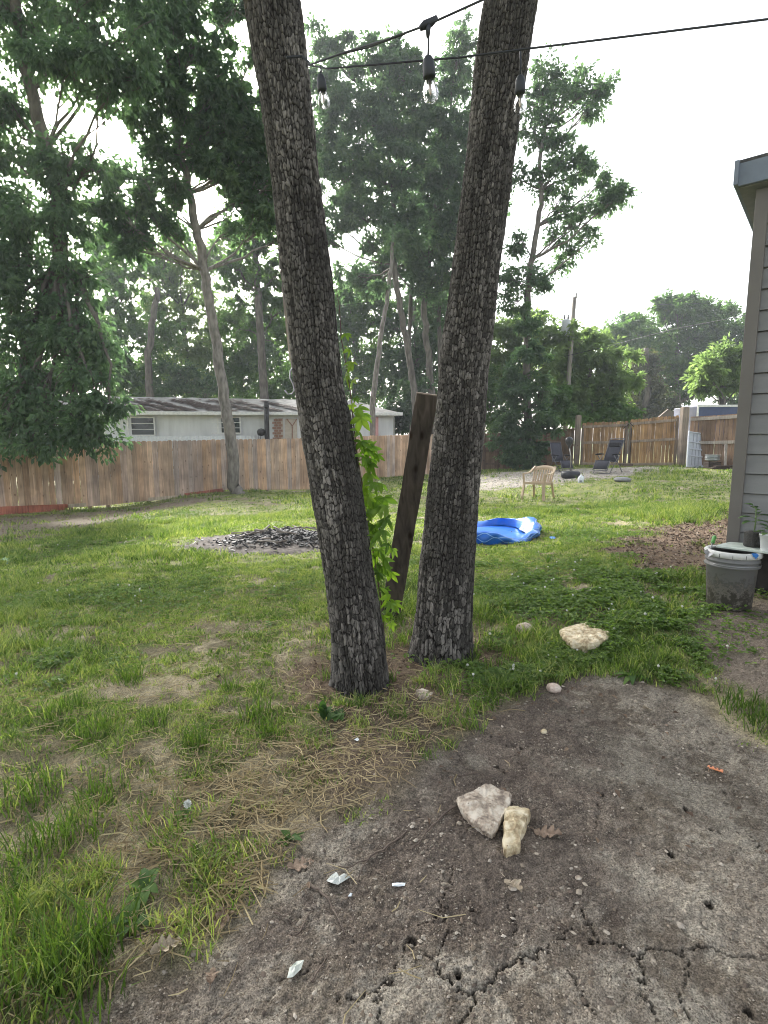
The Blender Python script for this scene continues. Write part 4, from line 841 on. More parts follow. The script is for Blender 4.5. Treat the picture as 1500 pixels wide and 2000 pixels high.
cab([(604, 127, 2.52), (640, 134, 2.4), (760, 124, 2.25), (900, 112, 2.15), (1040, 94, 2.1), (1250, 68, 2.0), (1560, 30, 1.9)], .0034, 'cable')
cab([(660, 107, 2.4), (720, 92, 2.3), (790, 66, 2.12)], .0036, 'cable')
cab([(604, 127, 2.52), (604, 122, 2.56), (590, 110, 2.6), (560, 112, 2.58)], .005, 'tie_loop')
m = MB(); jx = np.array(atY(836, 48, 2.05)) - so3; m.tube([tuple(jx + [-.028, 0, -.012]), tuple(jx + [-.012, 0, -.002]), tuple(jx + [.012, 0, .008]), tuple(jx + [.03, 0, .022])], [.008, .014, .013, .008], n=10)
m.tube([tuple(jx), tuple(jx + [0, 0, -.04])], [.012, .006], n=8); m.build('junction', rubber, sl, smooth=True)

# ================================================================ THINGS ON THE NEAR TRUNKS
sl2 = thing('wooden_stake', 'thin pale upright slat fixed to the far side of the left trunk', 'board', atY(570, 705, 2.9)); o3 = np.array(sl2.location)
m = MB(); m.cur = (.42, .38, .33); m.beam(tuple(atY(556, 560, 2.84) - o3), tuple(atY(571, 705, 2.84) - o3), .03, .012, up=(0, -1, 0)); m.build('slat', wood, sl2)
hk = thing('metal_hook', 'bent grey metal hook on the outer edge of the left trunk', 'hook', atY(569, 722, 2.7)); o3 = np.array(hk.location); m = MB()
m.tube([tuple(atY(x, y, 2.7) - o3) for x, y in ((572, 718), (567, 724), (566, 738), (572, 750), (575, 762), (570, 769), (562, 770), (556, 762))], .0035, n=8); m.build('hook', simple('galv_wire', (.3, .3, .31), (.4, .4, .41), rough=.35, metal=.8, bump=0), hk, smooth=True)
# propped timber
tb0 = gpix(757, 1205); top_c = atY(834, 771, 3.42); bm = thing('timber_beam', 'dark weathered timber propped against the back of the right near trunk', 'timber', (tb0[0], tb0[1], tb0[2])); o3 = np.array(bm.location)
a, b = Vector((0, 0, -.1)), Vector(top_c - o3); d_ = (b - a).normalized(); xx_ = Vector((1, 0, 0)); xx_ = (xx_ - d_ * xx_.dot(d_)).normalized(); uu = xx_.cross(d_)
mbv = []; nseg = 40
m = MB(); m.cur = (.085, .072, .062)
ring = [(-.067, -.022), (-.03, -.024), (.02, -.023), (.067, -.021), (.068, .02), (.0, .023), (-.068, .02)]
vs = []
for i in range(nseg + 1):
    p = a.lerp(b, i / nseg); 
    for j, (u, v) in enumerate(ring):
        w_ = (vnoise(i * .35, j * 3.1, 8) - .5) * .007; vs.append(p + xx_ * (u + w_) + uu * (v + w_ * .6))
nr_ = len(ring); m.add(vs, [(i * nr_ + k, i * nr_ + (k + 1) % nr_, (i + 1) * nr_ + (k + 1) % nr_, (i + 1) * nr_ + k) for i in range(nseg) for k in range(nr_)] + [tuple(range(nr_))[::-1], tuple(nseg * nr_ + k for k in range(nr_))])
m.build('beam', woodmat('dark_timber', vary=.45, sx=26, sz=3), bm)
m = MB(); cp = b + d_ * .004; m.cur = (.24, .2, .16); m.box(tuple(cp), (.132, .040, .006), __import__('mathutils').Matrix((xx_, -uu, d_)).transposed()); m.build('cut_end', wood, bm)

# vine with five part leaves
vinem = leafmat('vine_leaf', [(.06, .12, .022), (.13, .24, .03), (.19, .29, .055)], trans=.5, tcol=(1.7, 1.75, .6))
vine = thing('climbing_vine', 'bright green creeper with five part leaves on the right side of the left trunk', 'climbing plant', (-.08, 2.8, .05)); vo_ = np.array(vine.location)
stem = [(748, 1290, 2.86), (747, 1200, 2.86), (737, 1120, 2.85), (722, 1030, 2.84), (708, 960, 2.83), (700, 900, 2.82), (692, 830, 2.82), (684, 780, 2.82), (678, 720, 2.82), (668, 660, 2.82), (661, 600, 2.82), (656, 560, 2.82)]
m = MB(); sp = [tuple(atY(*q) - vo_ + np.array([.006 * math.sin(i * 2.), 0, 0])) for i, q in enumerate(stem)]; m.tube(sp, [.006, .0055, .005, .005, .0045, .004, .004, .0035, .003, .003, .002, .0015], n=7); m.build('stem', simple('vine_stem', (.09, .06, .04), (.15, .12, .07)), vine, smooth=True)
def leaflet_mesh(L_, W_, n=5):
    """rows across a pointed leaflet, folded on its midrib"""
    pts = []
    for i in range(n + 1):
        t = i / n; w_ = W_ * .5 * math.sin(math.pi * min(1, t ** .8)) ** .9 if 0 < t < 1 else .0006; dr = -.16 * L_ * t * t
        pts.append([(-w_, t * L_, dr + w_ * .35), (0, t * L_, dr), (w_, t * L_, dr + w_ * .35)])
    return pts
rv = random.Random(3)
vleaves = [(676, 660, .05), (681, 690, .05), (688, 716, .06), (680, 738, .07), (690, 752, .07), (694, 782, .05), (700, 806, .07), (706, 830, .085), (700, 856, .09), (716, 872, .08), (709, 905, .085), (726, 918, .085), (724, 940, .11), (712, 965, .08), (738, 958, .07), (742, 1002, .10), (728, 990, .10), (720, 1010, .09), (754, 1024, .08), (748, 1050, .085), (757, 1070, .07), (740, 1085, .09), (752, 1105, .09),
           (741, 1128, .10), (733, 1060, .08), (764, 1128, .09), (747, 1158, .10), (758, 1175, .11), (760, 1205, .10), (764, 1225, .08), (730, 1040, .09), (718, 890, .09), (694, 912, .075), (672, 872, .045), (665, 862, .03), (771, 1185, .07), (750, 985, .08), (733, 905, .07), (706, 875, .09)]
from mathutils import Matrix, Euler
vleaves += [(x + rv.uniform(-13, 12), y + rv.uniform(-16, 16), s_ * rv.uniform(.6, 1)) for x, y, s_ in vleaves if rv.random() < .75 and y > 730]
for li_, (px_, py_, sz_) in enumerate(vleaves):
    d = 2.74 + rv.uniform(-.05, .10); c = Vector(atY(px_, py_, d) - vo_); m = MB(); st_ = min(sp, key=lambda q: (Vector(q) - c).length)
    sz_ *= rv.choice([.6, .8, .9, 1.0]); hub = c + Vector((0, 0, sz_ * .45)); face = Euler((R(rv.uniform(45, 105)), rv.uniform(-.7, .7), rv.uniform(-1.3, 1.3))).to_matrix().to_4x4()
    k0 = rv.uniform(.55, 1)
    for k, an in enumerate((-95, -48, 0, 48, 95)):
        L_ = sz_ * (1.15 if an == 0 else 1.0 if abs(an) < 60 else .7) * rv.uniform(.85, 1.1); pt = leaflet_mesh(L_, L_ * .37); rz = Matrix.Rotation(R(an + rv.uniform(-8, 8) + 180), 4, 'Z'); rz = face @ rz @ Matrix.Rotation(R(rv.uniform(-25, 5)), 4, 'X')
        vs = [hub + (rz @ Vector(p)) for r_ in pt for p in r_]; m.add(vs, [(3 * i + j, 3 * i + j + 1, 3 * i + j + 4, 3 * i + j + 3) for i in range(5) for j in (0, 1)])
    m.tube([st_, tuple((Vector(st_) + hub) / 2 + Vector((0, 0, .01))), tuple(hub)], .0012, n=4, cap=False)
    o = m.build('leaf', vinem, vine, smooth=True); a = o.data.attributes.new('rnd', 'FLOAT', 'POINT'); rr_ = rv.random(); a.data.foreach_set('value', [rr_] * len(o.data.vertices))
# ================================================================ HOUSE AT THE RIGHT
hc = atY(1432, 1000, 3.75); hcx, hcy = float(hc[0]), float(hc[1]); hz = g(hcx, hcy)
house = thing('house', 'house corner with pale grey lap siding and a taupe corner board at the right edge', 'house', (hcx, hcy, hz), R(-40))
vinyl = simple('vinyl_siding', (.165, .165, .165), (.20, .20, .198), scale=4, bump=.12, bscale=90, stretch=(.3, .3, 3), rough=.5); taupe = simple('taupe_trim', (.12, .11, .10), (.14, .128, .118), scale=5, bump=.08, rough=.5)
WH = 2.72; m = MB(); ex = .135; z = .33; prof = []
while z < WH - .01:
    prof += [(.0, z), (-.022, z + .004), (-.004, z + ex - .004)]; z += ex
prof.append((0, z))
for sgn, L_ in ((0, 4.2),):
    vs = []
    for u in np.linspace(.048, L_, 30): vs += [(u, y, zz_) for y, zz_ in prof]
    k = len(prof); m.add(vs, [(i * k + j, (i + 1) * k + j, (i + 1) * k + j + 1, i * k + j + 1) for i in range(29) for j in range(k - 1)])
vs = []
for u in np.linspace(.12, 6, 10): vs += [(-.0 + y, u, zz_) for y, zz_ in prof]
m.add(vs, [(i * k + j + 1, (i + 1) * k + j + 1, (i + 1) * k + j, i * k + j) for i in range(9) for j in range(k - 1)])
m.box((2.1, 3.05, WH / 2 + .15), (4.1, 5.9, WH - .35)); m.build('wall', vinyl, house)
m = MB(); m.box((.016, -.034, WH / 2 + .14), (.074, .026, WH - .30)); m.build('corner_board', taupe, house, bevel=.003)
m = MB(); m.box((2.1, 3.05, .1), (4.0, 5.8, .5)); m.build('crawlspace_shade', simple('gap_shade', (.02, .018, .016), (.035, .03, .028)), house)  # near-black block, paints the shade of the open gap under the wall
m = MB(); ov = .11
m.add([(-ov, -ov, WH), (4.4, -ov, WH), (4.4, 6.2, WH), (-ov, 6.2, WH), (-ov, -ov, WH + .02), (4.4, -ov, WH + .02), (4.4, 6.2, WH + .02), (-ov, 6.2, WH + .02)], [(3, 2, 1, 0), (0, 1, 5, 4), (3, 0, 4, 7)])
m.build('soffit', simple('soffit', (.2, .2, .2), (.24, .24, .235), bump=.05), house)
m = MB(); m.box((2.1, -ov - .012, WH + .08), (4.47, .025, .15)); m.box((-ov - .012, 3.0, WH + .08), (.025, 6.34, .147)); m.build('fascia', simple('blue_grey_trim', (.15, .175, .22), (.17, .20, .25), rough=.5, bump=.05), house, bevel=.003)
shingle = simple('shingles', (.05, .05, .055), (.10, .10, .105), scale=40, bump=.7)
m = MB(); m.add([(-ov - .03, -ov - .03, WH + .16), (4.5, -ov - .03, WH + .16), (4.5, 3, WH + 1.1), (-ov - .03, 3, WH + 1.1), (4.5, 6.3, WH + .16), (-ov - .03, 6.3, WH + .16)], [(0, 1, 2, 3), (3, 2, 4, 5)]); m.add([(-ov, -ov, WH + .156), (-ov, 6.2, WH + .156), (-ov, 3, WH + 1.09)], [(0, 2, 1)]); o = m.build('roof', shingle, house); mo = o.modifiers.new('t', 'SOLIDIFY'); mo.thickness = .03

# ================================================================ BUCKET, BOARD, JAR, POT, TROWEL, TAPE
bp = gpix(1447, 1198); bcx, bcy = float(bp[0]), float(bp[1]) + .13; bz = gh(bcx, bcy); sc_ = 1.0
buck = thing('bucket', 'dirty grey plastic bucket with ribbed collar standing at the house corner', 'bucket', (bcx, bcy, bz)); BH = .385
dirty, n = newmat('dirty_plastic'); L = n.links.new; tc = N(n, 'TexCoord'); sx_ = N(n, 'SeparateXYZ'); L(tc.outputs['Object'], sx_.inputs[0])
no = N(n, 'TexNoise'); no.inputs['Scale'].default_value = 22; no.inputs['Detail'].default_value = 9; no.inputs['Roughness'].default_value = .75; L(tc.outputs['Object'], no.inputs[0])
mr = N(n, 'MapRange'); mr.inputs[1].default_value = .10; mr.inputs[2].default_value = .27; mr.inputs[3].default_value = .16; mr.inputs[4].default_value = -.22; L(sx_.outputs['Z'], mr.inputs[0])
ad = N(n, 'Math', operation='ADD'); L(no.outputs[0], ad.inputs[0]); L(mr.outputs[0], ad.inputs[1])
r = ramp(n, [(.40, (.15, .15, .148)), (.50, (.09, .085, .08)), (.56, (.19, .175, .155)), (.66, (.045, .04, .032))]); L(ad.outputs[0], r.inputs[0])
b = N(n, 'BsdfPrincipled'); b.inputs['Roughness'].default_value = .6; L(r.outputs[0], b.inputs['Base Color']); o_ = N(n, 'OutputMaterial'); L(b.outputs[0], o_.inputs[0])
m = MB(); m.lathe([(0, .005), (.125, .0), (.130, .01), (.146, .275), (.150, .277), (.160, .282), (.161, .292), (.150, .298), (.150, .312), (.157, .316), (.158, .324), (.151, .330), (.152, .352), (.152, .36)], n=48); m.lathe([(.146, .36), (.142, .28), (.125, .02), (0, .02)], n=48); m.build('body', dirty, buck, smooth=True)
lidm = simple('white_lid', (.50, .50, .48), (.60, .60, .58), scale=25, bump=.1, rough=.45)
m = MB(); m.lathe([(.134, .372), (.138, .384), (.156, .386), (.164, .380), (.165, .352), (.158, .346)], n=48); m.build('lid_ring', lidm, buck, smooth=True)
m = MB(); 
for k in range(14): a = k * 2 * math.pi / 14 + .1; m.box((.1655 * math.cos(a), .1655 * math.sin(a), .362), (.002, .0022, .024), Matrix.Rotation(a, 4, 'Z'))
m.build('lid_notches', rubber, buck)
m = MB(); m.lathe([(0, .352), (.132, .352)], n=40); m.build('contents', simple('dark_soil', (.012, .01, .008), (.03, .024, .02), scale=60, bump=.8), buck)
m = MB(); m.tube([(.155 * math.cos(t), .155 * math.sin(t) - .01, .30 - .0 + .0 * t) for t in np.linspace(-2.9, -.4, 12)], .003, n=6); m.build('handle', simple('wire_handle', (.3, .3, .3), (.4, .4, .4), metal=.7, rough=.4), buck)
tp = MB(); ta = R(-78)
vs = [(-.022, 0, 0), (.006, 0, -.002), (.026, 0, -.003), (-.016, -.002, -.014), (.008, -.004, -.022), (.024, -.001, -.014), (.0, -.006, -.032), (-.002, -.002, -.018)]
tp.add(vs, [(0, 3, 4, 1), (1, 4, 5, 2), (3, 7, 6, 4)]); tp.add([(x, .010, .006) if i == 0 else (x, y, z) for i, (x, y, z) in enumerate([(-.02, .012, .004), (-.022, 0, 0), (.026, 0, -.003), (.02, .012, .004)])], [(0, 1, 2, 3)])
o = tp.build('tape_strip', simple('blue_tape', (.02, .13, .42), (.03, .18, .5), rough=.5, bump=.1)); p_ = atY(1462, 1093, 3.4); o.location = (bcx + .167 * math.cos(ta), bcy + .167 * math.sin(ta), bz + .386); o.rotation_euler = (0, 0, ta + R(90)); tag(o, 'crumpled scrap of blue tape stuck on the bucket rim', 'tape')
topz = bz + .389
board = thing('board', 'pale green board lying across the bucket rim with potted plants on it', 'board', (bcx, bcy, topz))
m = MB(); c45 = R(-38); ux, uy = Vector((math.cos(c45), math.sin(c45))), Vector((-math.sin(c45), math.cos(c45)))
pl_ = [ux * a + uy * b_ for a, b_ in ((-.04, .205), (-.10, .02), (-.09, -.02), (.16, -.055), (.75, -.06), (.75, .28), (.1, .24))]; m.prism([(p.x, p.y) for p in pl_], 0, .012); m.build('board', simple('pale_green_board', (.36, .42, .38), (.50, .55, .50), scale=14, bump=.15, rough=.5), board, bevel=.002)
# black soil filled jar with a seedling
jc = Vector((bcx, bcy, topz + .012)) + Vector((ux.x * .10 + uy.x * .10, ux.y * .10 + uy.y * .10, 0)); jar = thing('jar', 'clear jar half filled with black soil holding a broad leaved seedling', 'jar', jc)
jp, n = newmat('clear_plastic'); pb = N(n, 'BsdfPrincipled'); pb.inputs['Base Color'].default_value = (.3, .31, .3, 1); pb.inputs['Roughness'].default_value = .25; pb.inputs['Specular IOR Level'].default_value = .1; tb = N(n, 'BsdfTransparent'); ms = N(n, 'MixShader'); ms.inputs[0].default_value = .07
n.links.new(tb.outputs[0], ms.inputs[1]); n.links.new(pb.outputs[0], ms.inputs[2]); o_ = N(n, 'OutputMaterial'); n.links.new(ms.outputs[0], o_.inputs[0])
m = MB(); m.lathe([(.050, 0), (.055, .004), (.057, .02), (.057, .15), (.053, .158)], n=30); m.build('glass', jp, jar, smooth=True)
m = MB(); m.lathe([(0, .002), (.052, .003), (.0545, .01), (.0545, .095), (.04, .102), (0, .100)], n=30, jit=lambda a, z: .001 * math.sin(5 * a)); m.build('soil', simple('potting_soil', (.01, .009, .008), (.03, .025, .02), scale=80, bump=.8), jar, smooth=True)
seedm = leafmat('seedling_leaf', [(.05, .10, .03), (.08, .15, .045), (.12, .2, .07)], trans=.3, rough=.35)
def broad_leaf(m, base, dirv, L_, W_, droop=.25, n=7):
    d = Vector(dirv).normalized(); x = d.cross(Vector((0, 0, 1))); x = x.normalized() if x.length > .1 else Vector((1, 0, 0)); u = x.cross(d); vs = []
    for i in range(n + 1):
        t = i / n; w_ = W_ * .5 * math.sin(math.pi * t ** .75) ** .7 if 0 < t < 1 else .001; c = Vector(base) + d * (t * L_) - Vector((0, 0, droop * L_ * t * t))
        vs += [c - x * w_ + u * w_ * .3, c, c + x * w_ + u * w_ * .3]
    m.add(vs, [(3 * i + j, 3 * i + j + 1, 3 * i + j + 4, 3 * i + j + 3) for i in range(n) for j in (0, 1)])
def plant(root, z0, specs, mt, stemh, nm='leaf', rr=rnd):
    m = MB(); m.tube([(0, 0, z0), (.004, 0, z0 + stemh * .5), (-.002, 0, z0 + stemh)], [.005, .004, .003], n=7)
    for a, e, hgt, pl_, L_, W_ in specs:
        d = Vector((math.cos(a) * math.cos(e), math.sin(a) * math.cos(e), math.sin(e))); m.tube([(0, 0, z0 + hgt), tuple(Vector((0, 0, z0 + hgt)) + d * pl_)], [.0025, .0015], n=5)
    o = m.build('stem', simple('green_stem', (.10, .16, .05), (.15, .22, .08)), root, smooth=True)
    for a, e, hgt, pl_, L_, W_ in specs:
        d = Vector((math.cos(a) * math.cos(e), math.sin(a) * math.cos(e), math.sin(e))); m = MB(); broad_leaf(m, Vector((0, 0, z0 + hgt)) + d * pl_, (d.x, d.y, d.z * .3), L_, W_)
        o = m.build(nm, mt, root, smooth=True); at = o.data.attributes.new('rnd', 'FLOAT', 'POINT'); at.data.foreach_set('value', [rr.random()] * len(o.data.vertices)); mo = o.modifiers.new('t', 'SOLIDIFY'); mo.thickness = .0008
sd_ = thing('seedling', 'seedling with thick rounded leaves growing in the soil filled jar', 'plant', jc + Vector((0, 0, .098)))
plant(sd_, 0, [(2.9, .3, .09, .03, .075, .045), (3.4, .1, .07, .03, .08, .04), (.2, .2, .07, .02, .085, .045), (-.5, .5, .10, .03, .06, .04), (1.4, .9, .14, .02, .06, .05), (4.3, .7, .12, .02, .06, .045), (2.3, .9, .15, .03, .06, .05), (-1.2, .3, .05, .02, .07, .04), (.6, .8, .13, .02, .05, .035)], seedm, .16)
pc = Vector((bcx, bcy, topz + .012)) + Vector((ux.x * .185 - uy.x * .01, ux.y * .185 - uy.y * .01, 0)); pot = thing('plant_pot', 'small white plastic pot at the photo edge beside the jar', 'pot', pc)
m = MB(); m.lathe([(0, .001), (.036, 0), (.038, .003), (.050, .100), (.053, .101), (.053, .108), (.049, .108), (.047, .09)], n=30); m.build('pot', simple('white_pot', (.62, .64, .66), (.7, .72, .73), rough=.35, bump=.03), pot, smooth=True)
m = MB(); m.lathe([(.047, .088), (.02, .096), (0, .094)], n=20); m.build('soil', bpy.data.materials['potting_soil'], pot)
pp_ = thing('seedling', 'low leafy seedling growing in the small white pot', 'plant', pc + Vector((0, 0, .092)))
plant(pp_, 0, [(2.6, .5, .02, .02, .06, .045), (3.6, .2, .02, .02, .055, .04), (.4, .6, .02, .02, .06, .04), (-1.5, .4, .02, .02, .05, .035), (1.5, .7, .03, .02, .06, .045), (4.2, -.2, .02, .04, .04, .025)], seedm, .04)
tw = thing('garden_trowel', 'green handled garden trowel lying on the bucket rim', 'trowel', (bcx, bcy, topz)); A_ = Vector((-.135, .02, .006)); B_ = Vector((-.035, .15, .06))
d_ = (B_ - A_).normalized(); m = MB(); m.tube([A_ + d_ * .06, A_ + d_ * .075, A_ + d_ * .11, A_ + d_ * .15, A_ + d_ * .165], [.008, .013, .012, .014, .009], n=14); m.build('grip', simple('green_grip', (.06, .22, .04), (.08, .28, .06), rough=.45, bump=.1), tw, smooth=True)
m = MB(); m.tube([A_ - d_ * .02, A_ + d_ * .03, A_ + d_ * .065], [.004, .004, .006], n=8); m.build('shank', simple('steel', (.25, .25, .25), (.35, .35, .35), metal=.9, rough=.35), tw, smooth=True)
m = MB(); side = d_.cross(Vector((0, 0, 1))).normalized()
bl = [(0, 0), (.018, -.01), (.028, -.03), (.026, -.07), (.0, -.11)]; vs = [A_ - d_ * .01 - d_ * (-y) * 1 + side * x * s_ + Vector((0, 0, -.008 + abs(x) * .2)) for s_ in (1, -1) for x, y in bl]; m.add(vs, [(0, 1, 2, 3, 4), (9, 8, 7, 6, 5)]); m.build('blade', bpy.data.materials['steel'], tw)

# ================================================================ POOL
blue = simple('pool_vinyl', (.015, .12, .55), (.03, .19, .66), scale=3.5, bump=.5, bscale=7, rough=.35, spec=.5)
line = simple('pool_pattern', (.22, .45, .80), (.30, .52, .85), rough=.4, bump=0)
pf = gpix(975, 1062); pcx, pcy = POOLC; pz = g(pcx, pcy) - .005; PR = .72
pool = thing('paddling_pool', 'half collapsed blue plastic paddling pool lying on the grass', 'paddling pool', (pcx, pcy, pz)); rp = np.random.default_rng(12)
def pool_h(a):
    f = (a / (2 * math.pi)) % 1; return .145 + .045 * math.sin(2 * a + .6) + .03 * math.sin(3 * a + 1) + .02 * math.sin(7 * a) - .05 * math.exp(-((math.cos(a - 2.2) - 1) / .05) ** 2)
def pool_pt(a, t):
    """t 0..1 up the wall, 1..1.5 slumping inwards"""
    H = pool_h(a); rr_ = PR * (1 + .02 * math.sin(5 * a + 1) + .03 * math.sin(2 * a)); bul = .05 * math.sin(math.pi * min(t, 1)) + .016 * math.sin(11 * a + 5 * t + 2 * math.sin(3 * a)) + .011 * math.sin(23 * a - 6 * t + math.sin(5 * a))
    if t <= 1: return (rr_ + bul - .03 * t, H * math.sin(t * math.pi / 2 * .98))
    k = (t - 1) / .5; inn = .10 + .07 * math.sin(3 * a + 2) + .05 * math.sin(5 * a); return (rr_ - .03 - inn * k - .012 * math.sin(9 * a) * k, H * (1 - .72 * k ** 1.6))
NA, NT = 180, 22; m = MB(); vs = []
for i in range(NA):
    a = 2 * math.pi * i / NA
    for j in range(NT): r_, z = pool_pt(a, 1.5 * j / (NT - 1)); vs.append((r_ * math.cos(a), r_ * math.sin(a), z))
m.add(vs, [(i * NT + j, ((i + 1) % NA) * NT + j, ((i + 1) % NA) * NT + j + 1, i * NT + j + 1) for i in range(NA) for j in range(NT - 1)]); m.build('wall', blue, pool, smooth=True)
m = MB(); vs = [(0, 0, .03)]; NR_ = 8
for j in range(1, NR_ + 1):
    for i in range(60):
        a = 2 * math.pi * i / 60; r_ = PR * .97 * j / NR_; vs.append((r_ * math.cos(a), r_ * math.sin(a), .022 + .02 * vnoise(r_ * math.cos(a) * 5 + 9, r_ * math.sin(a) * 5 + 9, 3)))
m.add(vs, [(0, 1 + i, 1 + (i + 1) % 60) for i in range(60)] + [(1 + (j - 1) * 60 + i, 1 + j * 60 + i, 1 + j * 60 + (i + 1) % 60, 1 + (j - 1) * 60 + (i + 1) % 60) for j in range(1, NR_) for i in range(60)]); m.build('floor', blue, pool, smooth=True)
m = MB()
for k, (tb_, am) in enumerate(((.30, .14), (.55, -.14), (.80, .12))):
    pts = []
    for i in range(241):
        a = 2 * math.pi * i / 240; t = tb_ + am * math.cos(16 * a); r_, z = pool_pt(a, t); pts.append(((r_ + .003) * math.cos(a), (r_ + .003) * math.sin(a), z))
    m.tube(pts, .0045, n=4, cap=False)
m.build('wave_pattern', line, pool, smooth=True)

# ================================================================ PLASTIC LAWN CHAIR
tanpl = simple('tan_plastic', (.40, .30, .20), (.47, .36, .25), scale=8, bump=.05, rough=.45)
cp_ = gpix(1050, 976); ch = thing('lawn_chair', 'tan plastic armchair standing on the grass behind the pool', 'chair', (cp_[0] + .02, cp_[1] + .05, g(cp_[0], cp_[1]) - .0), R(-42))
ch.scale = (.99,) * 3
m = MB(); vs = []; nx_, ny_ = 9, 9
for j in range(ny_):
    for i in range(nx_):
        u, v = i / 8 * 2 - 1, j / 8; wd = .235 + .02 * (1 - v); vs.append((u * wd, -.24 + .46 * v, .43 - .035 * v - .02 * (1 - u * u) * math.sin(v * 3) - .03 * (v < .01)))
m.add(vs, [(j * nx_ + i, j * nx_ + i + 1, (j + 1) * nx_ + i + 1, (j + 1) * nx_ + i) for j in range(8) for i in range(8)]); o = m.build('seat', tanpl, ch, smooth=True); mo = o.modifiers.new('t', 'SOLIDIFY'); mo.thickness = .014
m = MB(); m.beam((-.25, -.245, .41), (.25, -.245, .41), .02, .05); m.beam((-.25, -.24, .41), (-.235, .22, .38), .02, .05); m.beam((.25, -.24, .41), (.235, .22, .38), .02, .05); m.build('apron', tanpl, ch, bevel=.004)
def bk(u, v):   # backrest surface: u -1..1, v 0..1
    return (u * (.235 + .03 * v), .22 + .16 * v - .055 * u * u, .39 + .43 * v - .045 * u * u * v)
for k, nm in ((0, 'backrest'),):
    m = MB()
    for s_ in range(7):
        u0 = -.78 + s_ * .26; a_ = [bk(u0 - .075, v) for v in np.linspace(0, .8, 6)]; b_ = [bk(u0 + .075, v) for v in np.linspace(0, .8, 6)]
        vs = [p for q in zip(a_, b_) for p in q]; m.add(vs, [(2 * i, 2 * i + 1, 2 * i + 3, 2 * i + 2) for i in range(5)])
    vs = [bk(u, v) for v in (.76, .88, 1.0) for u in np.linspace(-1.05, 1.05, 15)]; m.add(vs, [(r_ * 15 + i, r_ * 15 + i + 1, (r_ + 1) * 15 + i + 1, (r_ + 1) * 15 + i) for r_ in (0, 1) for i in range(14)])
    for s_ in (-1, 1): vs = [bk(u, v) for v in np.linspace(0, 1, 6) for u in (s_ * .9, s_ * 1.06)]; m.add(vs, [(2 * i, 2 * i + 1, 2 * i + 3, 2 * i + 2) for i in range(5)])
    vs = [bk(u, v) for v in (-.03, .1) for u in np.linspace(-1.02, 1.02, 11)]; m.add(vs, [(i, i + 1, 11 + i + 1, 11 + i) for i in range(10)])
    o = m.build(nm, tanpl, ch, smooth=True); mo = o.modifiers.new('t', 'SOLIDIFY'); mo.thickness = .016; mo.offset = 0
for s_ in (-1, 1):
    m = MB(); pts = [Vector((s_ * .262, .335, .80)), Vector((s_ * .285, .28, .75)), Vector((s_ * .295, .18, .68)), Vector((s_ * .298, .05, .645)), Vector((s_ * .295, -.12, .635)), Vector((s_ * .285, -.24, .635))]
    for i in range(len(pts) - 1): m.beam(pts[i], pts[i + 1] + (pts[i + 1] - pts[i]) * .06, .05, .022)
    m.beam((s_ * .283, -.245, .63), (s_ * .262, -.235, .40), .05, .022, up=(0, -1, 0)); m.build('armrest', tanpl, ch, bevel=.005)
for s_ in (-1, 1):
    m = MB(); m.beam((s_ * .252, -.235, .42), (s_ * .285, -.30, 0), .075, .03, up=(s_ * .5, -1, 0)); m.build('leg', tanpl, ch, bevel=.008)
    m = MB(); m.beam((s_ * .235, .23, .42), (s_ * .265, .33, 0), .06, .03, up=(s_ * .5, 1, 0)); m.build('leg', tanpl, ch, bevel=.008)

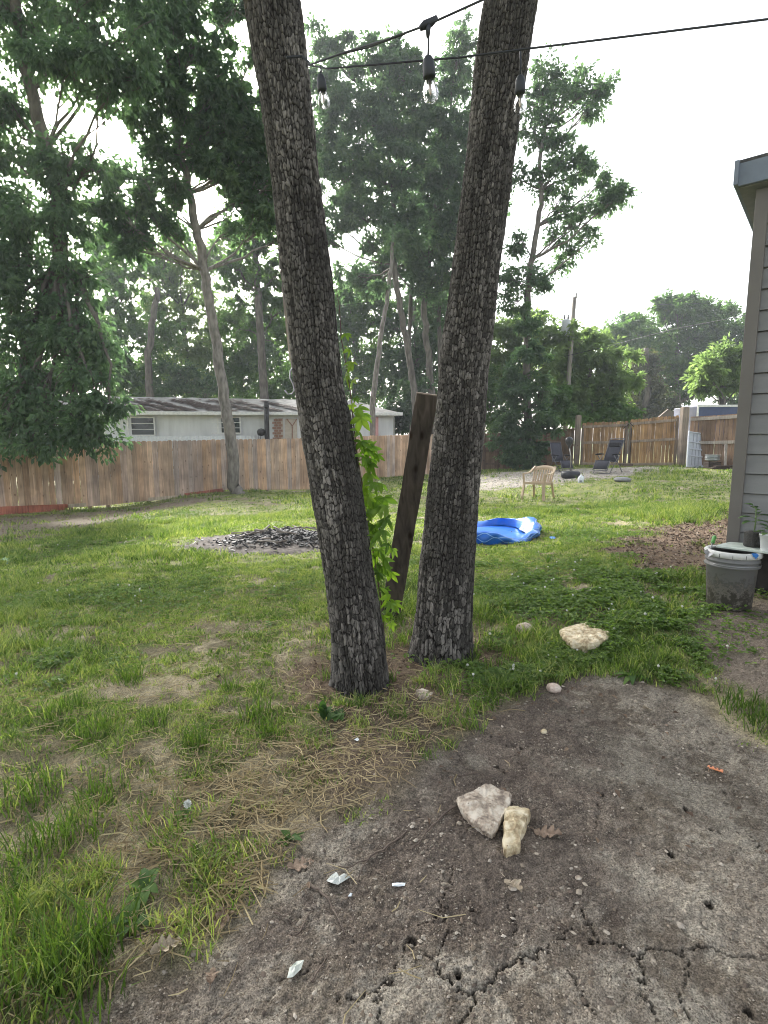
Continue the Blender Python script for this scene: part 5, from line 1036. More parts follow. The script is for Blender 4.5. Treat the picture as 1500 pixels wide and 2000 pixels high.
# ================================================================ ZERO GRAVITY CHAIRS
slingm = simple('dark_sling', (.035, .035, .045), (.055, .055, .07), scale=60, bump=.3, rough=.8); framem = simple('grey_frame', (.10, .10, .11), (.16, .16, .17), rough=.4, metal=.5, bump=0); padm = simple('black_pad', (.012, .012, .014), (.025, .025, .03), rough=.8)
def zg(px_, py_, rz, lb, pillow, sc=1.0, recl=0.):
    p = gpix(px_, py_); o = thing('reclining_chair', lb, 'chair', (p[0], p[1], p[2]), rz, group='folding reclining chairs by the gate'); o.scale = (sc,) * 3
    def sheet(pts, w_, nm, mt):
        m = MB(); vs = [(s_ * w_ / 2, y, z) for y, z in pts for s_ in (-1, -.4, .4, 1)]; m.add(vs, [(4 * i + k, 4 * i + k + 1, 4 * i + k + 5, 4 * i + k + 4) for i in range(len(pts) - 1) for k in range(3)]); q = m.build(nm, mt, o, smooth=True); mo = q.modifiers.new('t', 'SOLIDIFY'); mo.thickness = .012
    B0, B1 = (.20, .40), (.42 + recl, 1.13)
    sheet([B0, (.25, .60), (.33 + recl * .5, .85), B1], .46, 'backrest', slingm); sheet([(.20, .39), (.0, .38), (-.22, .44), (-.27, .44)], .46, 'seat', slingm); sheet([(-.28, .43), (-.36, .32), (-.42, .16)], .46, 'footrest', slingm)
    for s_ in (-1, 1):
        m = MB(); x = s_ * .25
        m.tube([(x, -.44, .12), (x, -.29, .44), (x, -.1, .40), (x, .19, .38), (x, B1[0] + .01, B1[1] + .03)], .013); m.build('side_rail', framem, o, smooth=True)
        x = s_ * .29; m = MB(); m.tube([(x, -.34, .02), (x, -.1, .30), (x, .22, .62)], .012); m.build('leg', framem, o, smooth=True)
        m = MB(); m.tube([(x, .48, .02), (x, .15, .36), (x, -.12, .62)], .012); m.build('leg', framem, o, smooth=True)
        m = MB(); m.tube([(x, -.24, .63), (x, -.15, .645), (x, .1, .65), (x, .26, .64)], [.018, .024, .024, .016]); m.build('armrest', padm, o, smooth=True)
    for y in (-.34, .48): m = MB(); m.tube([(-.29, y, .018), (.29, y, .018)], .012); m.build('cross_bar', framem, o, smooth=True)
    m = MB(); m.tube([(-.25, B1[0] + .01, B1[1] + .03), (.25, B1[0] + .01, B1[1] + .03)], .013); m.tube([(-.25, -.44, .12), (.25, -.44, .12)], .013); m.build('end_bar', framem, o, smooth=True)
    if pillow: m = MB(); m.box((0, B1[0] - .10, B1[1] - .17), (.40, .09, .16), Matrix.Rotation(R(-15), 4, 'X')); m.build('pillow', padm, o, bevel=.03)
    return o
zg(1185, 925, R(-52), 'black reclining chair with a head pillow in front of the gate', True, 1.02, .12)
zg(1095, 921, R(18), 'grey black reclining chair behind the speed bag stand, without a pillow', False, .95)
# punching ball on a tyre like base
p = gpix(1114, 934); pb_ = thing('punching_ball', 'black punching ball on a thin pole rising from a round black base', 'punching ball', p); k = float(p[1]) / F; print('PB depth', p)
m = MB(); m.lathe([(0, .0), (.25 , .0), (.285, .03), (.30, .11), (.29, .19), (.25, .225), (.14, .22), (.1, .18), (0, .18)], n=32); m.build('base', rubber, pb_, smooth=True)
zb = float(atY(1112, 862, p[1])[2] - p[2]); m = MB(); m.tube([(0, 0, .12), (-.02, 0, zb * .6), (-.08, 0, zb - .18)], .017, n=8); m.build('pole', simple('chrome_pole', (.3, .28, .26), (.42, .4, .38), metal=.6, rough=.35), pb_, smooth=True)
m = MB(); m.lathe([(0, -.26), (.025, -.24), (.04, -.18), (.10, -.09), (.125, 0), (.11, .07), (.06, .115), (0, .125)], n=20, c=(-.09, 0, zb + .02)); m.build('ball', simple('ball_leather', (.02, .02, .022), (.04, .04, .045), rough=.3), pb_, smooth=True)
p = gpix(1134, 943); jg = thing('water_jug', 'small translucent white jug standing right of the punching ball base', 'jug', p)
m = MB(); m.lathe([(0, 0), (.075, 0), (.08, .01), (.08, .13), (.06, .18), (.025, .215), (.022, .235), (0, .235)], n=20); m.build('body', simple('milky_plastic', (.62, .66, .72), (.75, .78, .82), rough=.4), jg, smooth=True)
m = MB(); m.tube([(.055, 0, .19), (.085, 0, .17), (.085, 0, .11)], .01); m.build('handle', bpy.data.materials['milky_plastic'], jg, smooth=True); m = MB(); m.box((-.03, -.078, .05), (.07, .006, .05)); m.build('label_patch', simple('patch', (.2, .22, .26), (.25, .27, .3)), jg)

# folded table against the board fence
fp = atY(1357, 915, 19.55); fp[2] = g(fp[0], fp[1]); ft = thing('folding_table', 'white plastic folding table leaning upright against the board fence', 'folding table', (fp[0], fp[1], fp[2]), R(12)); wpl = simple('white_plastic', (.50, .53, .60), (.60, .63, .68), scale=9, bump=.05, rough=.45)
hT = 1.32; ti = Matrix.Rotation(R(-9), 4, 'X') @ Matrix.Rotation(R(7), 4, 'Y'); ft_m = []
def fb(c, d, nm, mt): m = MB(); m.box(c, d); m.v = [tuple(ti @ Vector(v)) for v in m.v]; return m.build(nm, mt, ft, bevel=.006)
fb((0, .03, hT / 2), (.70, .02, hT), 'top', wpl)
for s_ in (-1, 1): fb((s_ * .335, 0, hT / 2), (.035, .05, hT), 'edge', wpl)
for z in (.03, hT * .33, hT * .52, hT * .71, hT - .03): fb((0, 0, z), (.63, .045, .04), 'cross_rib', wpl)
gl_ = simple('steel_leg', (.35, .37, .42), (.45, .47, .52), metal=.4, rough=.4)
for x in (-.16, -.02, .12): fb((x, -.012, hT * .29), (.022, .02, hT * .44), 'leg', gl_); fb((x + .03, -.012, hT * .75), (.022, .02, hT * .4), 'leg', gl_)
# stack of pans and scrap by the fence
sp_ = atY(1390, 914, 18.7); sp_[2] = g(sp_[0], sp_[1]); stk = thing('bowl_stack', 'stack of grey metal bowls on a dark crate by the board fence', 'bowls', (sp_[0], sp_[1], sp_[2]))
m = MB(); 
for i in range(4):
    for s_ in (-1, 1): m.box((0, s_ * .16, .04 + i * .06), (.42, .02, .045)); m.box((s_ * .2, 0, .04 + i * .06), (.02, .34, .045))
m.build('crate', simple('dark_crate', (.04, .03, .025), (.08, .06, .05)), stk)
m = MB(); 
for i in range(4): m.lathe([(.12, .26 + i * .05), (.2, .30 + i * .05), (.235, .335 + i * .05), (.24, .335 + i * .05), (.2, .29 + i * .05)], n=24)
m.build('bowls', simple('tin', (.3, .32, .33), (.42, .44, .45), metal=.6, rough=.4), stk, smooth=True)
lp = atY(1419, 912, 18.35); lp[2] = g(lp[0], lp[1]); lb_ = thing('scrap_board', 'short weathered board leaning on the board fence near the bowls', 'board', (lp[0], lp[1], lp[2])); m = MB(); m.cur = (.36, .33, .3); m.beam((-.05, 0, 0), (.08, .25, .85), .09, .02, up=(0, 1, 0)); m.build('board', wood, lb_)
dk_ = thing('plank_pile', 'low pile of dark planks at the foot of the board fence', 'planks', (lp[0] - .1, lp[1] - .15, lp[2]));
for k in range(6): m = MB(); m.cur = (.09, .07, .06); y = (k % 3) * .12; m.beam((-.5 + .04 * k, y, .04 + .06 * (k // 3)), (.5 + .05 * (k % 2), y + .05, .05 + .06 * (k // 3)), .09, .045); m.build('plank', wood, dk_)
# block under the gate
q = gpix(1215, 912); m = MB(); m.cur = (.15, .12, .1); m.box((0, 0, .07), (.5, .2, .15)); o = m.build('wood_block', wood, bevel=.01); o.location = (q[0] + .1, q[1] - .1, q[2]); tag(o, 'dark wood block wedged under the meeting of the two gate leaves', 'block')

# ================================================================ STONES AND SCRAPS
stone_m = {}
def stonemat(nm, a, b, c):
    m_, n = newmat(nm); L = n.links.new; tc = N(n, 'TexCoord'); x = N(n, 'TexNoise'); x.inputs['Scale'].default_value = 24; x.inputs['Detail'].default_value = 9; x.inputs['Roughness'].default_value = .65; L(tc.outputs['Object'], x.inputs[0])
    r = ramp(n, [(.38, a), (.5, b), (.60, c)]); L(x.outputs[0], r.inputs[0]); v = N(n, 'TexVoronoi'); v.inputs['Scale'].default_value = 34; L(tc.outputs['Object'], v.inputs[0]); k = ramp(n, [(.06, (.18, .14, .11)), (.12, (1, 1, 1))]); L(v.outputs[0], k.inputs[0])
    mx = N(n, 'Mix', data_type='RGBA', blend_type='MULTIPLY'); mx.inputs[0].default_value = .8; L(r.outputs[0], mx.inputs[6]); L(k.outputs[0], mx.inputs[7]); bs = N(n, 'BsdfPrincipled'); bs.inputs['Roughness'].default_value = .85; L(mx.outputs[2], bs.inputs[0])
    n2 = N(n, 'TexNoise'); n2.inputs['Scale'].default_value = 60; n2.inputs['Detail'].default_value = 8; L(tc.outputs['Object'], n2.inputs[0]); bu = N(n, 'Bump'); bu.inputs['Strength'].default_value = .8; bu.inputs['Distance'].default_value = .004; L(n2.outputs[0], bu.inputs['Height']); L(bu.outputs[0], bs.inputs['Normal'])
    o = N(n, 'OutputMaterial'); L(bs.outputs[0], o.inputs[0]); return m_
lime = stonemat('limestone', (.16, .125, .10), (.40, .33, .26), (.56, .50, .42)); yel = stonemat('yellow_limestone', (.28, .21, .12), (.52, .43, .28), (.66, .58, .43)); pinks = stonemat('pinkish_stone', (.34, .25, .21), (.50, .40, .34), (.60, .52, .45))
def slab(name, outline, th, mt, lb, cat='stone', tilt=0.0, seed=1, group=None, depth=.012):
    """outline of the top face in photo pixels; a thick flat stone with rough broken sides"""
    rs = np.random.default_rng(seed); c = np.mean(outline, 0); P0 = gpix(*c); zt = gh(P0[0], P0[1]) + th
    pts = []
    for (x, y) in outline:
        d = ray(x, y); t = (zt - EYE) / d[2]; pts.append(np.array([d[0] * t, d[1] * t]))
    cen = np.mean(pts, 0); rim = []
    for i in range(len(pts)):
        a, b = pts[i], pts[(i + 1) % len(pts)]; L_ = np.linalg.norm(b - a)
        for k in range(8): rim.append(a + (b - a) * k / 8 + rs.normal(size=2) * L_ * .018)
    rim = np.array(rim) - cen; n_ = len(rim); vs = []; rows = []
    for fr in (.0, .2, .4, .6, .8, .93):
        for i in range(n_): p = rim[i] * fr; vs.append((p[0], p[1], th + (fbm(np.array([p[0] * 22]), np.array([p[1] * 22]), seed, 4)[0] - .5) * depth * 2.6 + .012 * (1 - fr)))
    for zf, sc in ((.86, 1.0), (.55, 1.03), (.2, 1.0), (-.35, .93)):
        for i in range(n_): p = rim[i] * (sc + rs.normal() * .012); vs.append((p[0], p[1], th * zf))
    R_ = 10; fs = [(r_ * n_ + i, r_ * n_ + (i + 1) % n_, (r_ + 1) * n_ + (i + 1) % n_, (r_ + 1) * n_ + i) for r_ in range(R_ - 1) for i in range(n_)]
    m = MB(); m.add(vs, fs); o = m.build(name, mt); o.location = (cen[0], cen[1], zt - th); return tag(o, lb, cat, group)
slab('flat_stone', [(893, 1556), (925, 1542), (945, 1530), (960, 1530), (978, 1540), (998, 1547), (996, 1565), (984, 1585), (975, 1603), (962, 1622), (944, 1612), (920, 1595), (900, 1575)], .030, lime, 'large flat greyish limestone slab lying on the dark mud', seed=2)
slab('flat_stone', [(986, 1573), (1004, 1571), (1034, 1577), (1036, 1584), (1030, 1595), (1026, 1612), (1018, 1625), (1016, 1648), (1003, 1651), (990, 1655), (984, 1650), (984, 1610)], .042, yel, 'narrow yellowish limestone chunk touching the large slab', seed=3)
slab('flat_stone', [(1094, 1228), (1118, 1220), (1145, 1215), (1170, 1224), (1196, 1238), (1180, 1248), (1150, 1255), (1118, 1252), (1102, 1242)], .05, yel, 'broad pale stone bedded in the clover below the bucket', seed=4)
slab('flat_stone', [(812, 1350), (826, 1343), (846, 1352), (836, 1361), (820, 1362)], .02, lime, 'small pale broken stone at the foot of the near trunks', seed=5)
slab('flat_stone', [(874, 1350), (888, 1344), (884, 1354), (880, 1360)], .012, lime, 'tiny pale stone chip right of the small broken stone', seed=6)
def boulder(px_, py_, wpx, hk, mt, lb, seed, nm='round_stone', cat='stone'):
    p = gpix(px_, py_); d = p[1]; r_ = wpx / 2 * (d * CP) / F; me = MB(); rs = np.random.default_rng(seed); vs = []; nu, nv = 20, 12
    for j in range(nv + 1):
        for i in range(nu):
            a, b_ = 2 * math.pi * i / nu, math.pi * j / nv; q = np.array([math.cos(a) * math.sin(b_), math.sin(a) * math.sin(b_), math.cos(b_)]); k = 1 + .35 * (fbm(np.array([q[0] * 2 + q[2] + seed]), np.array([q[1] * 2 - q[2]]), seed, 3)[0] - .5); vs.append((q[0] * r_ * k, q[1] * r_ * .9 * k, q[2] * r_ * hk * k))
    me.add(vs, [(j * nu + i, j * nu + (i + 1) % nu, (j + 1) * nu + (i + 1) % nu, (j + 1) * nu + i) for j in range(nv) for i in range(nu)]); o = me.build(nm, mt, smooth=True); o.location = (p[0], p[1], gh(p[0], p[1]) + r_ * hk * .6); return tag(o, lb, cat)
boulder(1024, 1238, 34, .7, pinks, 'rounded pinkish stone in the grass right of the near trunks', 1); boulder(1081, 1350, 33, .62, pinks, 'round pale stone alone at the upper edge of the mud', 2)
boulder(1062, 1434, 13, .8, yel, 'small yellow stone in the mud below the round pale stone', 3); boulder(1002, 1500 + 236, 20, .5, lime, 'dull pebble below the narrow limestone chunk', 4); boulder(1130, 1715, 14, .5, lime, 'light angular pebble right of the dull pebble', 5)
p = gpix(1215, 941); boulder(1215, 941, 34, .35, simple('grey_rock', (.16, .16, .16), (.24, .24, .24)), 'low grey rock in the grass in front of the gate', 6)
# orange plastic piece
oc = on(1397, 1504); orp = thing('plastic_strip', 'small orange plastic strip with holes lying on the dry mud', 'plastic piece', oc, R(-38)); om = simple('orange_plastic', (.62, .22, .10), (.72, .30, .15), rough=.45, bump=.02)
m = MB(); m.box((0, 0, .010), (.052, .016, .006)); m.build('strip', om, orp, bevel=.002); m = MB()
for x in (-.015, .0, .012): m.lathe([(0, .0135), (.0045, .0135)], n=12, c=(x, 0, 0))
m.build('holes', rubber, orp)
def scrap(outline, mt, lb, nm, cat, seed, lift=.006, crinkle=.006, h0=.0):
    rs = np.random.default_rng(seed); pts = [on(*q) for q in outline]; c = sum(pts, Vector()) / len(pts); m = MB(); vs = [Vector((0, 0, lift + rs.random() * crinkle))]; n_ = len(pts)
    for f_ in (.55, 1.0):
        for q in pts: d = (q - c) * f_; vs.append(Vector((d.x, d.y, h0 + .003 + lift * (1 - f_) + rs.random() * crinkle)))
    m.add(vs, [(0, 1 + i, 1 + (i + 1) % n_) for i in range(n_)] + [(1 + i, 1 + n_ + i, 1 + n_ + (i + 1) % n_, 1 + (i + 1) % n_) for i in range(n_)]); o = m.build(nm, mt); o.location = c; mo = o.modifiers.new('t', 'SOLIDIFY'); mo.thickness = .0012; return tag(o, lb, cat)
foil = simple('crumpled_film', (.45, .47, .44), (.62, .64, .6), rough=.3, bump=.6); paper = simple('white_scrap', (.62, .66, .68), (.72, .76, .78), rough=.5)
scrap([(638, 1728), (645, 1718), (656, 1711), (663, 1715), (672, 1714), (684, 1718), (678, 1724), (668, 1726), (660, 1732), (648, 1732)], foil, 'crumpled clear film scrap on the mud left of the white chip', 'film_scrap', 'litter', 1, crinkle=.012)
scrap([(766, 1731), (774, 1730), (792, 1729), (790, 1734), (779, 1737), (766, 1736)], paper, 'thin white chip lying alone on the mud below the slabs', 'plastic_chip', 'litter', 2, crinkle=.002)
scrap([(680, 1755), (684, 1748), (688, 1751), (686, 1757)], paper, 'tiny white shard under the crumpled film', 'plastic_chip', 'litter', 3, crinkle=.002)
scrap([(561, 1912), (566, 1900), (580, 1888), (594, 1886), (588, 1898), (572, 1912)], simple('shell_white', (.45, .48, .42), (.6, .62, .56), rough=.4), 'white curled scrap near the bottom edge', 'paper_scrap', 'litter', 4, crinkle=.01)
scrap([(692, 1446), (698, 1441), (702, 1446), (698, 1450)], paper, 'small white scrap in the straw below the left trunk', 'paper_scrap', 'litter', 7, crinkle=.006)
scrap([(0, 1095), (10, 1091), (20, 1093), (22, 1100), (8, 1103)], simple('mint_scrap', (.35, .6, .55), (.45, .68, .62), rough=.5), 'pale mint litter on the grass at the far left edge', 'film_scrap', 'litter', 8, crinkle=.02, lift=.03)
scrap([(1072, 1052), (1078, 1049), (1086, 1050), (1084, 1054), (1077, 1056)], blue, 'torn blue flap lying beside the paddling pool', 'vinyl_flap', 'litter', 9, crinkle=.01, lift=.01)
# dead oak leaves
dleaf = simple('dead_leaf', (.14, .095, .065), (.26, .19, .14), scale=60, bump=.4, rough=.8); dleaf2 = simple('dead_leaf_pale', (.26, .21, .15), (.38, .32, .24), scale=60, bump=.4, rough=.8)
def oakleaf(px_, py_, L_, ang, lb, mt, seed):
    rs = np.random.default_rng(seed); c = on(px_, py_, .008); m = MB(); mid, lf_, rt_ = [], [], []; n_ = 12
    for i in range(n_ + 1):
        t = i / n_; w_ = L_ * .30 * math.sin(math.pi * min(1, t * .9 + .08)) * (1.0 if i % 3 else .42) * (.8 + .4 * rs.random()); w_ = max(w_, L_ * .012); zz_ = .012 * math.sin(3 * t + seed) + .008 * rs.random()
        mid.append((t * L_ - L_ / 2, 0, zz_ * .4)); lf_.append((t * L_ - L_ / 2 + (.02 * L_ if i % 3 else -.02 * L_), w_, zz_ + w_ * .35)); rt_.append((t * L_ - L_ / 2, -w_, zz_ + w_ * .3))
    vs = lf_ + mid + rt_; k = n_ + 1; m.add(vs, [(i, i + 1, k + i + 1, k + i) for i in range(n_)] + [(k + i, k + i + 1, 2 * k + i + 1, 2 * k + i) for i in range(n_)]); m.tube([(-L_ / 2 - L_ * .22, .0, .004), (-L_ / 2, 0, .004)], .0012, n=4)
    o = m.build('dead_leaf', mt); o.location = c; o.rotation_euler = (0, 0, R(ang)); return tag(o, lb, 'leaf')
oakleaf(330, 1866, .085, 40, 'long pale curled dead leaf at the edge of the tall grass, bottom left', dleaf2, 1); oakleaf(414, 1914, .055, 100, 'brown lobed dead leaf on the mud near the bottom edge', dleaf, 2)
oakleaf(588, 1694, .085, 20, 'dark lobed oak leaf at the end of the straw patch', dleaf, 3); oakleaf(1070, 1630, .09, -20, 'dead leaf right of the narrow limestone chunk', dleaf, 4); oakleaf(1002, 1738, .07, -60, 'dry leaf beside the dull pebble below the slabs', dleaf2, 5)
oakleaf(440, 1800, .08, 70, 'dull dead leaf between straw stems above the bottom edge', dleaf, 6); oakleaf(320, 1455 + 385, .06, 10, 'small brown leaf just above the long pale curled leaf', dleaf, 7); oakleaf(1265, 1390, .05, 10, 'pale dead leaf lying on the upper dry mud', dleaf2, 8)
# twigs
twm = simple('twig_bark', (.07, .05, .04), (.15, .115, .09), scale=30, bump=.6)
def twig(paths, r_, lb):
    c = on(*paths[0][0]); m = MB()
    for pp in paths:
        pts = []
        for i in range(len(pp) - 1):
            for k in range(3): pts.append(Vector(on(pp[i][0] * (1 - k / 3) + pp[i + 1][0] * k / 3, pp[i][1] * (1 - k / 3) + pp[i + 1][1] * k / 3, r_ + .003)) - c)
        pts.append(on(*pp[-1], r_) - c); n_ = len(pts); rr_ = r_ if pp is paths[0] else r_ * .6; m.tube(pts, [rr_ * (1 - .6 * i / n_) for i in range(n_)], n=6)
    o = m.build('twig', twm, smooth=True); o.location = c; return tag(o, lb, 'twig')
twig([[(892, 1578), (862, 1600), (838, 1625), (818, 1652), (803, 1668)]], .0035, 'bent twig leading from the large slab down to the left')
twig([[(795, 1628), (760, 1655), (725, 1678), (700, 1693), (660, 1698)], [(725, 1678), (708, 1700), (695, 1735), (688, 1742)]], .0035, 'forked twig above the crumpled film')
twig([[(603, 1735), (622, 1745), (640, 1760), (655, 1785), (668, 1812), (672, 1828)]], .0042, 'thick curved twig below the dark oak leaf')
twig([[(735, 1705), (745, 1712), (754, 1723)]], .003, 'short straight twig between forked twig and white chip'); twig([[(868, 1512), (890, 1518), (915, 1516), (935, 1508)]], .003, 'arched twig in the dark mud above the large slab')
twig([[(1000, 1540), (1014, 1546), (1020, 1556)]], .0025, 'tiny curved twig right of the large slab'); twig([[(578, 1830), (600, 1800), (612, 1782)]], .0025, 'thin upright twig left of the thick curved twig')
twig([[(535, 1790), (560, 1800), (572, 1806)]], .0025, 'thin short twig just under the straw patch'); twig([[(610, 1918), (632, 1885), (640, 1862)]], .0025, 'slim twig beside the white curled scrap'); twig([[(230, 1850), (290, 1828), (332, 1818)]], .003, 'grey twig lying in the grass at bottom left')

# ================================================================ FIRE PIT
fo = gpix(530, 1060); fpz = g(fo[0], fo[1]); fp_ = thing('fire_pit', 'burnt ash and charcoal heap with half burned sticks on the lawn', 'fire pit', (fo[0], fo[1], fpz)); rs = np.random.default_rng(9)
def heap(x, y): return .12 * math.exp(-((x - .22) ** 2 / .26 + (y - .15) ** 2 / .22)) + .045 * math.exp(-(x * x / .6 + y * y / .4)) 
vs = []; na, nr2 = 48, 16
for j in range(nr2 + 1):
    for i in range(na):
        a = 2 * math.pi * i / na; r_ = 1.02 * j / nr2; x, y = r_ * math.cos(a) * 1.3, r_ * math.sin(a) * .9; vs.append((x, y, gh(fo[0] + x, fo[1] + y) - fpz + heap(x, y) + (vnoise(x * 12 + 50, y * 12 + 50, 4) - .5) * .05 * (1 - r_ * .6) - .02 * (r_ > .98)))
m = MB(); m.add(vs, [(j * na + i, j * na + (i + 1) % na, (j + 1) * na + (i + 1) % na, (j + 1) * na + i) for j in range(nr2) for i in range(na)])
m.build('ash_bed', simple('ash', (.05, .04, .033), (.17, .145, .125), scale=14, bump=.9, bscale=60, rough=.95), fp_, smooth=True)
chm = MB(); wam = MB(); 
for k in range(1500):
    x, y = rs.normal() * .38 + .12, rs.normal() * .28 + .08
    if (x / 1.2) ** 2 + (y / .9) ** 2 > .95: continue
    z = gh(fo[0] + x, fo[1] + y) - fpz + heap(x, y) + .012; d = Vector((rs.normal(), rs.normal(), rs.normal() * .35)).normalized(); L_ = .02 + rs.random() ** 2 * .12; t_ = .006 + rs.random() * .014
    mm = chm if rs.random() < .72 else wam; mm.beam(Vector((x, y, z)) - d * L_ / 2, Vector((x, y, z)) + d * L_ / 2, t_ * 1.6, t_)
tag(chm.build('charcoal', simple('charcoal', (.008, .008, .008), (.035, .034, .034), scale=40, rough=.7), fp_), kind='stuff'); tag(wam.build('ash_flakes', simple('pale_ash', (.20, .18, .165), (.46, .44, .42), scale=30), fp_), kind='stuff')
stickm = simple('burnt_stick', (.06, .045, .035), (.36, .31, .26), scale=7, bump=.5)
for k in range(16):
    a = rs.random() * 6.28; x, y = rs.normal() * .35 + .1, rs.normal() * .25 + .1; L_ = .2 + rs.random() * .35; d = Vector((math.cos(a), math.sin(a) * .7, rs.normal() * .18)); z = gh(fo[0] + x, fo[1] + y) - fpz + heap(x, y) + .04
    m = MB(); m.tube([Vector((x, y, z)) - d * L_ / 2, Vector((x, y, z + .01)), Vector((x, y, z)) + d * L_ / 2], [.014, .012, .008], n=6); m.build('stick', stickm, fp_, smooth=True)

# ================================================================ GROUND COVER
def blades(name, X, Y, Hh, Wd, lean, mat, rndv, az=None, segs=2):
    n_ = len(X); Z = GH(X, Y) - .004; az = rng.random(n_) * 2 * np.pi if az is None else az; dx, dy = np.cos(az) * lean * Hh, np.sin(az) * lean * Hh; fa = rng.random(n_) * np.pi; sx, sy = np.cos(fa) * Wd / 2, np.sin(fa) * Wd / 2; rows = []
    fr = [0, .45, .8, 1] if segs == 3 else [0, .55, 1]
    for t in fr[:-1]:
        w_ = (1 - t * .45); x, y, z = X + dx * t * t, Y + dy * t * t, Z + Hh * t * (1 - .25 * lean * t); rows += [np.stack([x - sx * w_, y - sy * w_, z], 1), np.stack([x + sx * w_, y + sy * w_, z], 1)]
    rows.append(np.stack([X + dx, Y + dy, Z + Hh * (1 - .28 * lean)], 1)); V = np.stack(rows, 1); k = len(rows); I_ = np.arange(n_)[:, None] * k
    Q_ = np.concatenate([I_ + np.array([[2 * i, 2 * i + 1, 2 * i + 3, 2 * i + 2]]) for i in range(len(fr) - 2)]); T_ = I_ + np.array([[k - 3, k - 2, k - 1]])
    return mesh_np(name, V.reshape(-1, 3), Q=Q_, T=T_, mats=mat, attrs={'rnd': np.repeat(rndv, k)})
grassm = leafmat('grass_blade', [(.045, .085, .02), (.135, .215, .05), (.36, .38, .17)], trans=.45, rough=.45, tcol=(1.5, 1.6, .6))
gX, gY, gH, gW, gL, gR = [], [], [], [], [], []
def add_tufts(n_try, r0, r1, nb, hb, wb, ts, halfang=.80):
    r_ = np.sqrt(rng.random(n_try) * (r1 ** 2 - r0 ** 2) + r0 ** 2); a = (rng.random(n_try) * 2 - 1) * halfang; tx, ty = np.sin(a) * r_, np.cos(a) * r_; ok = rng.random(n_try) < cover(tx, ty); tx, ty = tx[ok], ty[ok]
    hn = fbm(tx * .9, ty * .9, 101, 3); tall = (sm(.42, .72, hn) * 1.1 + .5) * (1 - .35 * sm(.3, 1.5, tx) * (np.hypot(tx, ty) < 6)); lush = fbm(tx * 2.2 + 7, ty * 2.2, 105, 3) + rng.normal(size=len(tx)) * .16
    cnt = rng.integers(int(nb * .5), int(nb * 1.6), len(tx)); i_ = np.repeat(np.arange(len(tx)), cnt); m_ = len(i_)
    oa = rng.random(m_) * 2 * np.pi; orr = ts * rng.random(m_) ** .6; X, Y = tx[i_] + np.cos(oa) * orr, ty[i_] + np.sin(oa) * orr
    gX.append(X); gY.append(Y); gH.append(hb * tall[i_] * (.45 + .8 * rng.random(m_)) * (.7 + .6 * rng.random(len(tx)))[i_]); gW.append(wb * (.6 + .8 * rng.random(m_))); gL.append(.25 + .75 * rng.random(m_)); gR.append(np.clip(.48 + .75 * (lush[i_] - .5) + .24 * rng.normal(size=m_) + .4 * (rng.random(m_) < .16), 0, 1))
add_tufts(7000, .9, 3.2, 20, .066, .0042, .045, 1.0)
add_tufts(16000, 3.2, 6.5, 15, .068, .006, .06)
add_tufts(17000, 6.5, 12, 11, .075, .010, .08)
add_tufts(16000, 12, 27, 8, .085, .018, .13)
# tall tufts low on the left, traced where they stand
for (px_, py_, n_, h_, s_) in [(150, 1900, 120, .25, .09), (90, 1890, 70, .20, .12), (220, 1830, 60, .16, .08), (40, 1700, 120, .15, .12), (130, 1640, 100, .13, .1), (60, 1560, 120, .14, .12), (200, 1560, 90, .12, .1), (380, 1460, 90, .13, .06), (500, 1400, 110, .14, .09), (250, 1330, 90, .12, .08), (200, 1430, 100, .13, .1), (120, 1400, 100, .12, .12), (450, 1350, 60, .12, .06),
                              (30, 1800, 60, .17, .12), (20, 1960, 90, .16, .14), (140, 1990, 90, .12, .12), (640, 1330, 40, .10, .05), (530, 1440, 60, .11, .06), (300, 1420, 70, .1, .08), (700, 1380, 50, .08, .06), (770, 1400, 45, .07, .06), (920, 1290, 60, .12, .05), (900, 1310, 50, .09, .05), (1460, 1390, 120, .10, .12), (1490, 1420, 90, .10, .1), (1440, 1370, 80, .08, .1), (760, 1330, 50, .09, .04), (980, 1300, 60, .07, .1), (1040, 1290, 60, .07, .1)]:
    c = gpix(px_, py_); oa = rng.random(n_) * 6.28; orr = s_ * rng.random(n_) ** .7; gX.append(c[0] + np.cos(oa) * orr); gY.append(c[1] + np.sin(oa) * orr); gH.append(h_ * (.4 + .75 * rng.random(n_))); gW.append(.0045 * (.7 + .7 * rng.random(n_))); gL.append(.15 + .65 * rng.random(n_)); gR.append(np.clip(.16 + .2 * rng.normal(size=n_) + .5 * (rng.random(n_) < .07), 0, .9))
for (px_, py_, n_, h_, s_, rr0) in [(720, 1368, 90, .07, .08, .75), (775, 1372, 80, .07, .06, .85), (845, 1395, 90, .08, .07, .9), (668, 1380, 60, .07, .05, .6), (890, 1322, 60, .07, .05, .7), (940, 1310, 60, .07, .06, .8), (790, 1440, 80, .07, .08, .85), (700, 1420, 70, .07, .07, .8), (620, 1450, 70, .08, .07, .5), (815, 1330, 40, .05, .04, .8)]:
    c = gpix(px_, py_); oa = rng.random(n_) * 6.28; orr = s_ * rng.random(n_) ** .7; X = c[0] + np.cos(oa) * orr; Y = c[1] + np.sin(oa) * orr; gX.append(X); gY.append(Y); gH.append(h_ * (.4 + .75 * rng.random(n_))); gW.append(.0035 * (.7 + .7 * rng.random(n_))); gL.append(.3 + .9 * rng.random(n_)); gR.append(np.clip(rr0 + .2 * rng.normal(size=n_), 0, 1))
X, Y = np.concatenate(gX), np.concatenate(gY); grass = blades('grass', X, Y, np.concatenate(gH), np.concatenate(gW), np.concatenate(gL), grassm, np.concatenate(gR)); tag(grass, 'green and yellowish lawn grass in uneven tufts', 'grass', kind='stuff')
